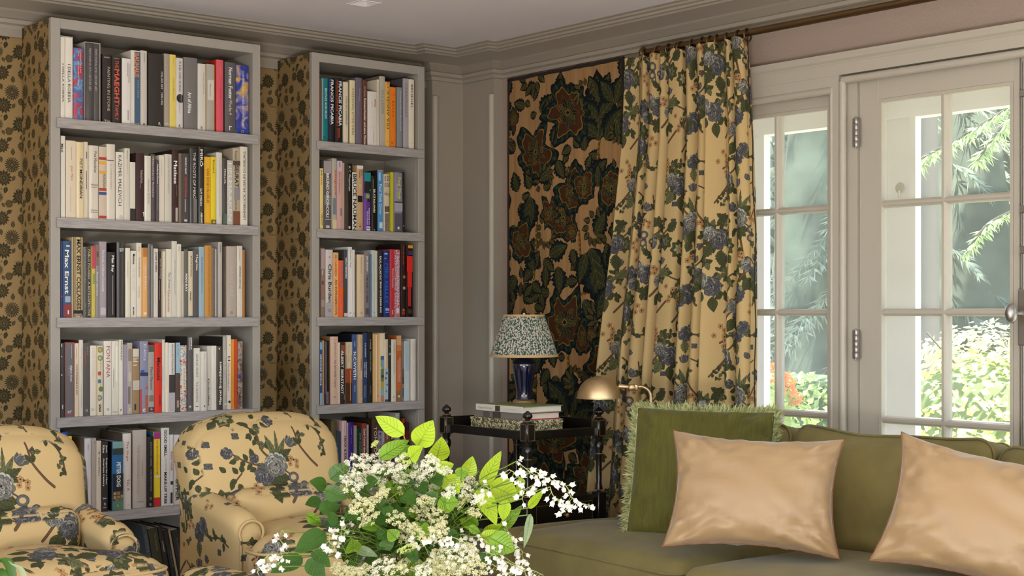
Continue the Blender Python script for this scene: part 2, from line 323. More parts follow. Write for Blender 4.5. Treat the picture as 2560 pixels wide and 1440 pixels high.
def crewel_cloth():
    gr, K, TL, Y, B = (186, 145, 97), (16, 20, 15), (28, 46, 44), (150, 116, 44), (78, 46, 22)
    c = Cv(704, 1920, gr); g = random.Random(11)
    sx = 704/630; T = lambda x, y: ((x-105)*sx, 1920-(y-60)*sx)
    # slight streaks of the slubbed ground
    c.a *= (1+.028*np.sin(np.arange(704)*.19+np.sin(np.arange(704)*.031)*3))[None, :, None].astype(np.float32)
    def blob(x, y, r, n=5, amp=.18, ph=0, sq=1.0, seed=0, inner=True):
        x, y = T(x, y); r *= sx*1.1; ix, X, Yy = c.win(x, y, r*1.5); th = np.arctan2(Yy, X/sq); d = np.hypot(X/sq, Yy)
        R = r*(1+amp*np.cos(n*th+ph)+.13*np.cos((n-1)*th+seed*1.7)+.10*np.cos(2*th+seed)+.06*np.cos((2*n+1)*th+seed)+.025*np.cos(19*th+seed))
        q = d/R
        for lim, col in ((1.0, K), (.9, TL), (.80, K), (.74, Y), (.69, B)): c.put(ix, np.clip((lim-q)*R+.5, 0, 1), col)
        c.put(ix, ((q < .95) & (np.sin(th*n*4+seed) > .55) & (q > .72))*.55, (70, 92, 66))
        if inner:
            gg = random.Random(seed)
            for k in range(9):
                a = k*.698+seed; rr = r*gg.uniform(.3, .58); c.leaf(x+r*.1*math.cos(a)*sq, y+r*.1*math.sin(a), rr, r*.09, a, TL if k % 3 else K, Y, Y, scal=4)
            for k in range(5):
                a = gg.random()*6.28; c.disk(x+r*.42*math.cos(a)*sq, y+r*.42*math.sin(a), r*.07, Y); c.disk(x+r*.42*math.cos(a)*sq, y+r*.42*math.sin(a), r*.045, B)
            a = seed*1.3; c.leaf(x-r*.5*math.cos(a), y-r*.5*math.sin(a), r*1.0, r*.10, a, (60, 70, 40), Y, Y, scal=8); c.disk(x, y, r*.1, Y); c.disk(x, y, r*.06, K)
    def lv(x, y, L, a, W=None):
        X, Y_ = T(x, y); L *= sx*1.18; W = W*sx if W else L*.30; a = R_(a)
        c.leaf(X, Y_, L, W*1.15, a, K, None, None, scal=6); c.leaf(X, Y_, L*.95, W*.85, a, TL, None, None, scal=6); c.leaf(X, Y_, L*.9, W*.5, a, (52, 62, 38), Y, Y, scal=6)
    def braid(pts):
        q = [T(*p) for p in pts]; c.stroke(q, 7, (112, 82, 30)); pp = smoothpath(q, 8)
        for i in range(0, len(pp), 5): c.leaf(pp[i][0]-6, pp[i][1], 11, 2.2, .8 if (i//5) % 2 else -.8, (196, 150, 60))
    def curl(x, y, r, a, s=1):
        for k in range(9):
            t = a+s*k*.52; rr = r*(1-k*.075); lv(x+rr*math.cos(t), y-rr*math.sin(t), r*.62, math.degrees(t)+s*40, r*.2)
    for k in range(130): lv(g.uniform(110, 740), g.uniform(90, 1780), g.uniform(32, 70), g.uniform(0, 360))
    for pts in (((505, 640), (512, 740), (498, 870)), ((270, 540), (262, 680), (250, 800)), ((438, 1040), (446, 1120), (452, 1240)), ((590, 470), (610, 330), (655, 215)),
                ((262, 1150), (262, 1280), (268, 1400)), ((500, 1280), (560, 1340), (620, 1440)), ((640, 960), (600, 860), (500, 860)), ((345, 290), (380, 390), (450, 420)),
                ((420, 1480), (430, 1600), (400, 1750)), ((220, 1500), (260, 1620), (230, 1760)), ((600, 1480), (640, 1600), (600, 1720))): braid(pts)
    for x, y, L, a in ((605, 330, 210, 92), (610, 250, 100, 40), (605, 260, 100, 140), (620, 310, 110, 30), (600, 310, 90, 150), (620, 180, 80, 60), (600, 180, 80, 120),
                       (690, 210, 90, 70), (700, 220, 80, 10), (680, 200, 90, 130), (640, 330, 120, 50), (700, 270, 80, -70), (150, 300, 60, 200), (150, 320, 60, 160), (290, 200, 80, 40),
                       (320, 220, 60, 80), (370, 330, 80, 80), (380, 380, 70, -60), (350, 420, 70, 200), (160, 480, 70, 110), (180, 520, 60, -80), (140, 600, 60, 250),
                       (230, 500, 120, -95), (460, 340, 50, 200), (530, 360, 60, 90), (575, 420, 60, -60), (560, 470, 100, 40), (600, 490, 70, 90), (550, 500, 80, 150), (600, 570, 80, 10),
                       (240, 770, 70, 60), (250, 770, 70, 120), (150, 790, 90, 230), (340, 720, 90, 20), (390, 760, 90, -85), (320, 760, 70, -90), (460, 700, 60, -70), (560, 700, 190, -70),
                       (590, 660, 90, 60), (540, 720, 100, 250), (640, 700, 90, -70), (660, 840, 110, 240), (690, 700, 80, 250), (530, 880, 80, -60), (290, 860, 60, -80),
                       (300, 1030, 100, 250), (340, 1130, 70, 230), (510, 1130, 70, -40), (380, 1150, 80, 260), (300, 1190, 80, -20), (120, 1000, 70, 90), (140, 1080, 90, 150),
                       (620, 1050, 100, 40), (640, 1130, 100, -60), (570, 1060, 90, 100), (680, 960, 90, 210), (600, 1290, 150, 250), (650, 1230, 120, -70), (450, 1290, 150, 90),
                       (460, 1300, 150, 50), (440, 1300, 150, 130), (470, 1310, 140, 15), (430, 1310, 130, 165), (460, 1330, 130, -20), (430, 1330, 120, 200), (240, 1150, 90, 60), (230, 1160, 80, 110),
                       (180, 1300, 90, 260), (140, 1350, 80, 60), (290, 1260, 80, -90), (220, 1400, 120, -60), (240, 1420, 110, 200), (540, 1350, 60, 0),
                       (200, 1560, 130, 60), (200, 1560, 120, 120), (420, 1560, 140, 30), (420, 1560, 140, 150), (600, 1560, 130, 70), (560, 1650, 120, 200), (300, 1680, 130, 20), (640, 1680, 120, 100),
                       (180, 1720, 110, 80), (460, 1720, 140, 100)): lv(x, y, L, a)
    for a in ((260, 340, 88, 5, .22, 1, 1, 1), (440, 215, 96, 6, .14, 0, 1.15, 2), (135, 210, 40, 4, .1, 0, .7, 3), (415, 590, 72, 3, .12, 1, .8, 4), (470, 495, 78, 4, .15, .5, 1, 5), (530, 480, 60, 4, .1, 2, .9, 6),
              (672, 500, 84, 3, .08, 1, .66, 7), (340, 570, 52, 6, .25, 0, .8, 8), (180, 665, 70, 4, .15, 2, .9, 9), (700, 650, 46, 4, .1, 0, .8, 10), (690, 770, 60, 5, .12, 1, .7, 11),
              (425, 960, 105, 6, .12, .3, .95, 12), (520, 1020, 52, 3, .15, 1, .8, 13), (572, 1005, 36, 5, .06, 0, .7, 14), (630, 1110, 80, 5, .2, 2, 1, 15), (185, 1210, 72, 4, .2, 1, .9, 16),
              (460, 640, 34, 5, .1, 0, 1, 17), (370, 1380, 92, 5, .18, 0, 1.1, 18), (610, 1310, 66, 4, .16, 1, .7, 19), (130, 1330, 40, 5, .2, 0, .8, 20), (550, 1500, 80, 6, .2, 1, 1, 21),
              (300, 1560, 86, 5, .18, 0, 1, 22), (150, 1500, 56, 4, .2, 1, .9, 23), (660, 1640, 60, 5, .14, 0, .8, 24), (420, 1660, 80, 6, .16, 2, 1, 25), (200, 1650, 60, 4, .2, 0, .9, 26)): blob(*a[:4], amp=a[4], ph=a[5], sq=a[6], seed=a[7])
    curl(205, 930, 78, 2.6, -1); curl(180, 1230, 70, .4, 1); curl(700, 300, 40, 1, -1); curl(330, 640, 46, 2, 1); curl(600, 930, 52, .5, -1); curl(320, 440, 44, 4, -1); curl(590, 640, 50, 1.2, 1); curl(300, 1330, 58, 3, 1); curl(480, 1160, 44, 5, -1); curl(660, 1420, 60, 2, 1); curl(230, 1780, 60, 1, -1); curl(520, 160, 40, 0, 1)
    return c.image('crewel_embroidery')
# ------------------------------------------------------------------ materials of the room
DF, DB = 5.17, 5.46                        # bookcase fronts, papered wall
XW = 4.25                                  # window wall
YP = 5.40; XP = 4.20                       # corner pilasters
CEIL = H+1.195
M = {}
M['paper'] = printmat('printed_wallpaper', wallpaper_tile(), (.27, .275), (.1, .3, .2), .7, weave=300, k=.95)
M['trim'] = mat('taupe_trim_paint', 'aaa294', .42, bump=(30, .05), k=.92)
M['trimlight'] = mat('pale_taupe_trim_paint', 'bab4a6', .38, bump=(30, .05), k=.95)
M['case'] = mat('grey_bookcase_paint', 'b9b4aa', .5, bump=(60, .06), k=.80)
M['lip'] = mat('brushed_grey_paint', 'a9a3a0', .55, bump=(120, .55, (.12, 1, 1)), var=('c0bcba', 160, (.08, 1, 1)), k=.84)
M['ceil'] = mat('ceiling_plaster', 'efebee', .9, bump=(12, .04), k=1)
M['linen'] = mat('pink_grey_linen_wall', 'a8968a', .95, bump=(700, .35), var=('b5a396', 420, (1, 1, .35)), k=.9)
M['plain'] = mat('warm_wall_paint', 'b6a88e', .85, k=.9)
M['floor'] = mat('pale_bounce_floor', 'ddd4c6', .95, bump=(200, .4), var=('d2c8b8', 6), k=1.0)  # unseen floor made pale to bounce light up to the ceiling
M['white'] = mat('white_exterior_paint', 'f4f2ec', .5, k=1.0)
M['steel'] = mat('worn_steel', 'a8a4a0', .35, .9, bump=(90, .2))
M['brass'] = mat('antique_brass', 'dcc298', .40, .9, bump=(25, .06), var=('ccae80', 14), k=1.15)
M['bronze'] = mat('dark_bronze', '80684a', .34, 1)
g = bpy.data.materials.new('dusty_window_glass'); g.use_nodes = True; t = g.node_tree; t.nodes.remove(t.nodes['Principled BSDF'])
tr = t.nodes.new('ShaderNodeBsdfTransparent'); tr.inputs[0].default_value = (.95, .97, .96, 1)
gl = t.nodes.new('ShaderNodeBsdfGlossy'); gl.inputs[1].default_value = .03
ds = t.nodes.new('ShaderNodeBsdfTranslucent'); ds.inputs[0].default_value = (.9, .95, 1, 1)
n_ = t.nodes.new('ShaderNodeTexNoise'); n_.inputs['Scale'].default_value = 700; tc = t.nodes.new('ShaderNodeTexCoord'); t.links.new(tc.outputs['Object'], n_.inputs[0])
mr = t.nodes.new('ShaderNodeMapRange'); mr.inputs[1].default_value = .3; mr.inputs[2].default_value = .8; mr.inputs[3].default_value = .13; mr.inputs[4].default_value = .19
t.links.new(n_.outputs[0], mr.inputs[0])
m1 = t.nodes.new('ShaderNodeMixShader'); m1.inputs[0].default_value = .04; t.links.new(tr.outputs[0], m1.inputs[1]); t.links.new(gl.outputs[0], m1.inputs[2])
m2 = t.nodes.new('ShaderNodeMixShader'); t.links.new(mr.outputs[0], m2.inputs[0]); t.links.new(m1.outputs[0], m2.inputs[1]); t.links.new(ds.outputs[0], m2.inputs[2])
t.links.new(m2.outputs[0], t.nodes['Material Output'].inputs[0]); M['glass'] = g
ST = dict(kind='structure')
# ------------------------------------------------------------------ room shell
def slab(name, a, b, m): return MB().box(a, b).build(name, m, **ST)
slab('floor', (-1.55, -1.75, -.1), (XW+.15, DB+.15, 0), M['floor'])
slab('wall_back', (-1.55, DB, 0), (XW+.15, DB+.15, CEIL), M['paper'])
b = MB()                                     # window wall: opening for the glazed doors
OY0, OY1, OZ = 1.10, 3.98, H+.845
b.box((XW, -1.75, 0), (XW+.15, OY0, CEIL)).box((XW, OY1, 0), (XW+.15, DB, CEIL)).box((XW, OY0, OZ), (XW+.15, OY1, CEIL))
b.build('wall_right', M['linen'], **ST)
b = MB()                                     # wall behind the camera, with its tall window opening
b.box((-1.55, -1.75, 0), (1.2, -1.6, CEIL)).box((3.8, -1.75, 0), (XW, -1.6, CEIL)).box((1.2, -1.75, 0), (3.8, -1.6, .55)).box((1.2, -1.75, 2.35), (3.8, -1.6, CEIL))
b.build('wall_rear', M['plain'], **ST)
b = MB()
b.box((-1.55, -1.6, 0), (-1.4, .9, CEIL)).box((-1.55, 3.5, 0), (-1.4, DB, CEIL)).box((-1.55, .9, 0), (-1.4, 3.5, .4)).box((-1.55, .9, 2.3), (-1.4, 3.5, CEIL))
b.build('wall_left', M['plain'], **ST)
lx0, lx1, ly0, ly1 = 3.12, 3.20, 4.645, 4.728       # recessed square downlight
b = MB(); c0, c1 = CEIL, CEIL+.12
b.box((-1.55, -1.75, c0), (lx0, DB+.15, c1)).box((lx1, -1.75, c0), (XW+.15, DB+.15, c1)).box((lx0, -1.75, c0), (lx1, ly0, c1)).box((lx0, ly1, c0), (lx1, DB+.15, c1))
b.build('ceiling', M['ceil'], **ST)
e = empty('recessed_downlight', ((lx0+lx1)/2, (ly0+ly1)/2, CEIL), 0, 'small square recessed downlight, unlit, in the pale ceiling', 'ceiling light')
q = (lx1-lx0)/2; qy = (ly1-ly0)/2
b = MB()
for a_, c_ in (((-q, -qy, 0), (-q+.004, qy, .1)), ((q-.004, -qy, 0), (q, qy, .1)), ((-q, -qy, 0), (q, -qy+.004, .1)), ((-q, qy-.004, 0), (q, qy, .1))): b.box(a_, c_)
b.box((-q, -qy, .1), (q, qy, .106)); b.build('housing', M['ceil'], e)
MB().lathe([(.03, .09), (.03, .1)], n=16).build('lens', mat('frosted_lens', 'd8d6d0', .4), e)
b = MB()
for a_, c_ in (((-q-.008, -qy-.008, -.002), (-q, qy+.008, 0)), ((q, -qy-.008, -.002), (q+.008, qy+.008, 0)), ((-q, -qy-.008, -.002), (q, -qy, 0)), ((-q, qy, -.002), (q, qy+.008, 0))): b.box(a_, c_)
b.build('trim_ring', M['ceil'], e)
# crown moulding along both walls, breaking out round the corner pilasters
z0 = CEIL
prof = [(0, -.122), (.014, -.122), (.018, -.108), (.034, -.102), (.036, -.088), (.028, -.082), (.048, -.07), (.064, -.062), (.06, -.052), (.085, -.046), (.12, -.038), (.15, -.032),
        (.156, -.026), (.168, -.024), (.172, -.016), (.186, -.013), (.19, -.006), (.204, -.003), (.204, 0), (0, 0)]
N1, N2, N3, Z = (0, -1, 0), (-1, 0, 0), (-1, -1, 0), (0, 0, 1)
path = [((-1.4, DB, z0), N1, Z), ((4.02, DB, z0), N3, Z), ((4.02, YP, z0), N3, Z), ((XP, YP, z0), N3, Z), ((XP, 5.17, z0), N3, Z), ((XW, 5.17, z0), N3, Z), ((XW, -1.6, z0), N2, Z)]
MB().sweep(prof, path).build('trim_1', M['trim'], smooth=25, **ST)
# corner pilasters with beads, frieze board below the crown
slab('trim_2', (4.02, YP, 0), (XW, DB, CEIL-.12), M['trim']); slab('trim_3', (XP, 5.17, 0), (XW, YP, CEIL-.12), M['trim'])
for i, (x, y) in enumerate(((4.036, YP), (XP, 5.186))):
    MB().lathe([(.016, 0), (.016, 2.2), (.0, 2.204)], (x, y, 0), 14).build(f'trim_{4+i}', M['trimlight'], smooth=40, **ST)
slab('trim_6', (-1.4, DB-.012, CEIL-.15), (4.02, DB, CEIL-.12), M['trim'])
slab('baseboard_back', (-1.4, DB-.015, 0), (4.02, DB, .15), M['trim']); slab('baseboard_right', (XW-.015, 4.1, 0), (XW, 5.17, .15), M['trim'])
# ------------------------------------------------------------------ glazed doors and sidelight
yx = lambda px: (lambda d: XW*d.y/d.x)(ray(px))
CXF = XW-.045                                # casing face
y_dl, y_dr, y_sl = yx(2151), yx(2555), yx(2099)
HD = H+.822                                  # door head
b = MB()
b.box((CXF, OY0-.1, H+.845), (XW+.1, OY1+.1, H+.885)).box((CXF+.0004, y_sl+.0002, H+.80), (XW+.1, OY1-.0902, H+.8448))
b.sweep([(0, .885), (.018, .885), (.022, .893), (.03, .9), (.034, .912), (.036, .922), (0, .922)], [((CXF+.02, OY1+.12, H), (-1, 0, 0), Z), ((CXF+.02, OY0-.12, H), (-1, 0, 0), Z)])
b.box((CXF+.02, OY0-.12, H+.88), (XW+.05, OY1+.12, H+.921))
b.box((CXF, OY1-.09, 0), (XW+.1, OY1+.1, H+.8448)); b.box((CXF, OY0-.1, 0), (XW+.1, OY0+.09, H+.8448))
b.build('trim_7', M['trimlight'], **ST)
b = MB(); b.box((CXF, y_dl+.06, 0), (XW+.1, y_sl, H+.8448))            # mullion post between sidelight and door
b.box((XW-.02, y_dl, 0), (XW+.1, y_dl+.0598, H+.8448)).box((XW-.02, 1.9, H+.824), (XW+.1, y_dl-.0002, H+.8448)); b.build('trim_8', M['trimlight'], **ST)
b = MB(); b.tube([(CXF+.008, y_dl+.048, .05), (CXF+.008, y_dl+.048, H+.822)], .014, 10); b.tube([(CXF+.008, y_dl+.048, H+.826), (CXF+.008, 1.9, H+.826)], .014, 10)
b.tube([(CXF+.006, y_sl+.004, .05), (CXF+.006, y_sl+.004, H+.80)], .009, 8); b.tube([(CXF+.006, y_sl, H+.795), (CXF+.006, OY1-.09, H+.795)], .014, 10)
b.build('trim_9', M['trimlight'], smooth=60, **ST)
ROWS = [H+.7445, H+.379, H+.0015, H-.373, H-.748, H-1.06]
def leaf_unit(name, ya, yb, top, ga, gb, ym, hinge=None):
    """ya > yb: outer edges; ga, gb: glass edges; ym: muntin centre"""
    e = bpy.data.objects.new(name, None); COL.objects.link(e); e['kind'] = 'structure'; e.location = (XW, yb, 0)
    O = Vector((XW, yb, 0)); mv = Matrix.Translation(-O); x0, x1 = XW-.012, XW+.035
    for s0, s1, nm in ((ya, ga, 'stile'), (gb, yb, 'stile')): MB().rbox((x0, s1, .02), (x1, s0, top), .002, M=mv).build(nm, M['trimlight'], e)
    MB().rbox((x0, gb, ROWS[0]), (x1, ga, top), .002, M=mv).build('rail', M['trimlight'], e)
    MB().rbox((x0, gb, .02), (x1, ga, ROWS[-1]), .002, M=mv).build('rail', M['trimlight'], e)
    mw = .0095; bar = [(-.016, -.004), (-.011, -.0095), (.0, -.013), (.02, -.013), (.02, .013), (0, .013), (-.011, .0095), (-.016, .004)]
    MB().sweep(bar, [((XW+.006, ym, ROWS[-1]), (1, 0, 0), (0, 1, 0)), ((XW+.006, ym, ROWS[0]), (1, 0, 0), (0, 1, 0))]).build('muntin', M['trimlight'], e).matrix_local = mv
    for z in ROWS[1:-1]:
        MB().sweep(bar, [((XW+.0055, ga, z), (1, 0, 0), (0, 0, 1)), ((XW+.0055, gb, z), (1, 0, 0), (0, 0, 1))]).build('muntin', M['trimlight'], e).matrix_local = mv
    bead = [(0, 0), (.012, 0), (.018, .004), (.02, .012), (0, .012)]
    for (p, q_) in ((ga, -1), (gb, 1)):         # glazing beads against stile and rails
        MB().sweep(bead, [((XW-.013, p, ROWS[-1]), (1, 0, 0), (0, q_, 0)), ((XW-.013, p, ROWS[0]), (1, 0, 0), (0, q_, 0))]).build('glazing_bead', M['trimlight'], e).matrix_local = mv
    MB().sweep(bead, [((XW-.0136, ga-.0005, ROWS[0]+.0003), (1, 0, 0), (0, 0, -1)), ((XW-.0136, gb+.0005, ROWS[0]+.0003), (1, 0, 0), (0, 0, -1))]).build('glazing_bead', M['trimlight'], e).matrix_local = mv
    for i in range(len(ROWS)-1):
        for (p, q_) in ((ga, ym), (ym, gb)):
            MB().add([(XW+.012, p, ROWS[i]), (XW+.012, q_, ROWS[i]), (XW+.012, q_, ROWS[i+1]), (XW+.012, p, ROWS[i+1])], [(0, 1, 2, 3)], mv).build('pane', M['glass'], e)
    if hinge:
        for zc in (1, 2, 3):
            z = H+{1: .636, 2: -.112, 3: -.86}[zc]; hb = MB()
            for k in range(5): hb.lathe([(.0075, -.05+k*.0202), (.0082, -.049+k*.0202), (.0082, -.031+k*.0202), (.0075, -.03+k*.0202)], n=10)
            hb.lathe([(.0, -.056), (.006, -.053), (.006, -.05)], n=8); hb.lathe([(.006, .05), (.006, .053), (0, .057)], n=8)
            hb.box((0, -.016, -.05), (.004, .016, .05)); hb.build('hinge', M['steel'], e, 40).location = (-.026, ya-yb+.002, z)
    return e
leaf_unit('window_1', y_sl-.002, OY1-.088 if False else y_sl-.002, 0, 0, 0, 0) if False else None
w1 = leaf_unit('window_1', OY1-.09, y_sl+.002, H+.80, 3.825, yx(2080.5), yx(1943.5))
d1 = leaf_unit('door_1', y_dl-.003, y_dr+.003, HD, yx(2202), yx(2538.5), yx(2361.5), True)
d2 = leaf_unit('door_2', y_dr-.003, 1.92, HD, y_dr-.03, 1.99, 2.24)
w2 = leaf_unit('window_2', 1.78, OY0+.092, H+.80, 1.70, 1.25, 1.47)
slab('trim_10', (CXF, 1.79, 0), (XW+.1, 1.91, H+.8448), M['trimlight'])
# cremone bolt on the meeting stile
yb_ = yx(2561); e = empty('cremone_bolt', (XW-.02, yb_-.012, H), 0, 'worn steel cremone bolt with oval knob on meeting stile of glazed doors', 'bolt')
MB().lathe([(.0075, -1.1), (.0075, .80)], n=10).build('rod', M['steel'], e, 40)
for z in (.33, .70, .20): MB().rbox((-.012, -.013, z-.012), (.012, .013, z+.012), .003).build('guide', M['steel'], e)
MB().rbox((-.014, -.016, -.105), (.012, .016, .075), .004, 2).build('gear_box', M['steel'], e)
kb = MB(); kb.lathe([(.006, 0), (.006, .03), (.009, .034), (.02, .04), (.026, .052), (.024, .066), (.013, .075), (0, .077)], n=18, M=Matrix.Rotation(R_(-90), 4, 'Y') @ Matrix.Diagonal((1.25, .72, 1, 1)))
kb.build('knob', M['steel'], e, 50).location = (-.012, .006, -.002)
# ------------------------------------------------------------------ outdoors: portico, planting
slab('ground', (XW+.15, -6, -.12), (30, 24, -.02), mat('pale_stone_terrace', 'cfc8ba', .9, var=('a8a88c', 1.2)))['kind'] = 'structure'
XL = 5.25; ZL = H+.828
yl = lambda px: (lambda d: XL*d.y/d.x)(ray(px))
e = bpy.data.objects.new('portico', None); COL.objects.link(e); tag(e, 'white painted portico with square posts outside the glazed doors', 'portico')
MB().box((XL, -1, ZL), (XL+.06, 7, ZL+.42)).build('lintel', M['white'], e)
MB().box((XL-.012, -1, ZL+.0), (XL, 7, ZL+.03)).build('lintel_moulding', M['white'], e)
MB().box((XW+.16, -1, ZL+.42), (XL+.5, 7, ZL+.5)).build('sun_block_roof', M['white'], e)  # unseen roof, added to block the sun over the doors
for ya, yb in ((yl(2100), yl(2285)), (yl(1700), yl(1908)), (1.2, 1.6)):
    pb = MB().box((XL, yb, 0), (XL+.05, ya, ZL)).build('post', M['white'], e)
    for yy in (ya, yb): MB().box((XL-.012, yy-.015, 0), (XL, yy+.015, ZL)).build('edge_moulding', M['white'], pb)
pt = onX(2250, 470, XL-.013); hk = empty('wall_hook', pt, 0, 'small weathered hook plate on the white portico post', 'hook')
MB().lathe([(.0, -.004), (.022, -.003), (.024, 0), (.02, .004), (0, .005)], n=16, M=Matrix.Rotation(R_(90), 4, 'Y')).build('plate', mat('weathered_metal', 'b4ad98', .5), hk)
MB().rbox((-.012, -.006, -.045), (-.004, .004, -.01), .003).build('tongue', mat('weathered_metal_pale', 'cfc8b4', .5), hk)
e = empty('porch_rail', (6.0, 2.5, 0), 0, 'low white railing in front of the leafy bush outside', 'railing')
zr = H-.51*6.0/6.2*1.02
MB().rbox((-.03, -3.5, zr-.035), (.03, 4.5, zr), .006).build('top_rail', M['white'], e)
MB().rbox((-.02, -3.5, .12), (.02, 4.5, .17), .006).build('bottom_rail', M['white'], e)
for k in range(5): MB().rbox((-.02, -3+k*1.7, 0), (.02, -2.96+k*1.7, zr-.03), .004).build('rail_post', M['white'], e)
def scatter_leaves(n, pt, size, g, up=.3, fold=True):
    """n leaf blades; pt() gives a point and an outward direction"""
    vs = []; fs = []
    for i in range(n):
        p, d = pt(); s = size*g.uniform(.6, 1.3); d = (Vector(d)+Vector((g.gauss(0, .5), g.gauss(0, .5), g.gauss(0, .5)+up))).normalized()
        a = d.orthogonal().normalized(); a.rotate(Matrix.Rotation(g.random()*6.28, 3, d)); c_ = d.cross(a); k = len(vs)
        vs += [p, p+a*s*.5+c_*s*.36+d*s*.08, p+a*s*1.0, p+a*s*.5-c_*s*.36+d*s*.08]; fs += [(k, k+1, k+2), (k, k+2, k+3)]
    return vs, fs
def conifer(name, x, y, h, r, label, g, m_in, m_out, trunk):
    e = empty(name, (x, y, 0), 0, label, 'tree', 'conifers beyond the portico')
    MB().tube([(0, 0, 0), (.05, 0, h*.5), (0, .05, h*.96)], [.22, .15, .03], 8).build('trunk', trunk, e, 60)
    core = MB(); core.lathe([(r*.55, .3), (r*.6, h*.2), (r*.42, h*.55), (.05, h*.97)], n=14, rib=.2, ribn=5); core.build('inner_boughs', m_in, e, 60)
    vs = []; fs = []
    for k in range(260):                         # drooping boughs hung with flat sprays
        z = h*(.05+.9*g.random()**1.1); a = g.random()*6.283; R = r*(1-z/h*.85)*g.uniform(.75, 1.1); dr = Vector((math.cos(a), math.sin(a), 0)); side = Vector((-dr.y, dr.x, 0))
        for j in range(12):
            q_ = .35+.65*j/11; p = dr*R*q_+Vector((0, 0, z-.45*R*q_*q_+.12)); L = .17*(1.25-q_*.5)
            for m_ in range(10):
                d_ = (dr*g.uniform(.2, 1)+side*g.uniform(-1, 1)+Vector((0, 0, -g.uniform(.25, 1.1)))).normalized()*L*g.uniform(.6, 1.4); wv = (Vector((0, 0, .008))+side*.007)
                i0 = len(vs); vs += [p-wv*.5, p+d_*.5+wv, p+d_, p+d_*.5-wv]; fs.append((i0, i0+1, i0+2, i0+3))
    mb = MB(); mb.v = [tuple(v) for v in vs]; mb.f = fs; o = mb.build('sprays', m_out, e, recalc=False)
    return e
g = random.Random(21)
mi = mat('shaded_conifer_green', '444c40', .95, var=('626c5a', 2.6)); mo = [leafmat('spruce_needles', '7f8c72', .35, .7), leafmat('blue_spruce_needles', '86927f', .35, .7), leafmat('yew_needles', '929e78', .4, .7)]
tk = mat('grey_bark', '55524a', .95, bump=(40, .6, (1, 1, .2)))
spots = [(11.0, 4.4, 7.5, 1.5), (11.4, 8.2, 8, 1.7), (13.5, 2.0, 9, 1.7), (14.3, 6.3, 10, 1.8), (15.0, 10.4, 10, 1.8)]
dn = ['dense spruce nearest beyond the bush outside', 'tall dark spruce seen through the sidelight', 'blue-green spruce farthest right in the garden', 'high hazy conifer between the nearer spruces', 'hazy conifer at far left of the garden']
for i, s_ in enumerate(spots): conifer('conifer', *s_, dn[i], g, mi, mo[i % 3], tk)
bs = empty('evergreen_screen', (19, 7, 0), 0, 'tall dark evergreen belt closing the garden behind the conifers', 'trees'); bs['kind'] = 'stuff'
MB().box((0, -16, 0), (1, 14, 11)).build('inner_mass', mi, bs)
def ep_(): return Vector((-.2, g.uniform(-16, 14), g.uniform(.1, 11))), (-1, 0, -.3)
mb = MB(); mb.v, mb.f = scatter_leaves(16000, ep_, .26, g, -.3); mb.build('evergreen_foliage', mo[1], bs, recalc=False)
tr_ = empty('bare_trunk_tree', (*onX(2312, 500, 9.3).xy, 0), 0, 'grey straight tree trunk beyond the white post', 'tree')
MB().tube([(0, 0, -.1), (.01, 0, 2), (0, .02, 5.2)], [.11, .095, .08], 10).build('trunk', tk, tr_, 60)
# sunlit near twigs of spruce hanging into the view
lm = leafmat('sunlit_spruce_tips', 'a8bc88', .4, .6, k=1.0)
for nm, px, py, X, n, sc, lb in (('spruce_bough', 2300, 400, 7.6, 9, 1.0, 'sunlit drooping spruce bough beside the white post'), ('spruce_bough', 2520, 300, 7.4, 7, 1.0, 'sunlit spruce bough at upper right of the glazed door'), ('spruce_bough', 2470, 560, 7.9, 6, .8, 'sunlit spruce bough low in the right panes')):
    p0 = onX(px, py, X); e = empty(nm, p0, 0, lb, 'bough', 'sunlit spruce boughs')
    tp = [Vector((.25, -.5, .32)), Vector((.1, -.2, .12)), Vector((0, 0, 0)), Vector((-.06, .16, -.22))]
    tp = [v*sc for v in tp]; MB().tube(smoothpath([v[:] for v in tp], 6), .008, 5).build('twig', tk, e)
    vs = []; fs = []
    for k in range(n*44):
        q_ = g.random(); i = min(2, int(q_*3)); p = tp[i].lerp(tp[i+1], q_*3-i); d_ = Vector((g.gauss(0, .5), g.gauss(0, .6), -g.uniform(.2, 1))).normalized()*g.uniform(.05, .12)*sc; wv = Vector((g.gauss(0, 1), g.gauss(0, 1), .4)).normalized()*.008
        i0 = len(vs); vs += [p, p+d_*.5+wv, p+d_, p+d_*.5-wv]; fs.append((i0, i0+1, i0+2, i0+3))
    mb = MB(); mb.v = [tuple(v) for v in vs]; mb.f = fs; mb.build('needles', lm, e, recalc=False)
# clipped hedge, vine bush, geraniums
hx = 7.6; zh = H-.385
e = empty('clipped_hedge', (hx, 5.0, 0), 0, 'clipped green hedge with sunlit top outside the windows', 'hedge')
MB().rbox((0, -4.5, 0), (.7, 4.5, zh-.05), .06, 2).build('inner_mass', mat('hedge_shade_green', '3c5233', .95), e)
def hp():
    if g.random() < .45: return Vector((g.uniform(-.03, .7), g.uniform(-4.5, 4.5), zh-.06)), (0, 0, 1)
    return Vector((-.02, g.uniform(-4.5, 4.5), g.uniform(.2, zh-.05))), (-1, 0, .3)
mb = MB(); mb.v, mb.f = scatter_leaves(9000, hp, .05, g); o = mb.build('clipped_leaves', leafmat('box_leaf', '8fa564', .35, k=1.2), e, recalc=False); o['kind'] = 'stuff'
bc = onX(2470, 1010, 6.6); e = empty('vine_bush', (bc.x, bc.y, 0), 0, 'bright sunlit bush of broad yellow-green leaves outside the door', 'bush')
for k in range(9): MB().tube(smoothpath([(g.uniform(-.1, .1), g.uniform(-.2, .2), 0), (g.uniform(-.2, .2), g.uniform(-.4, .4), .6), (g.uniform(-.3, .3), g.uniform(-.5, .5), 1.1)], 5), .006, 5).build('stem', tk, e)
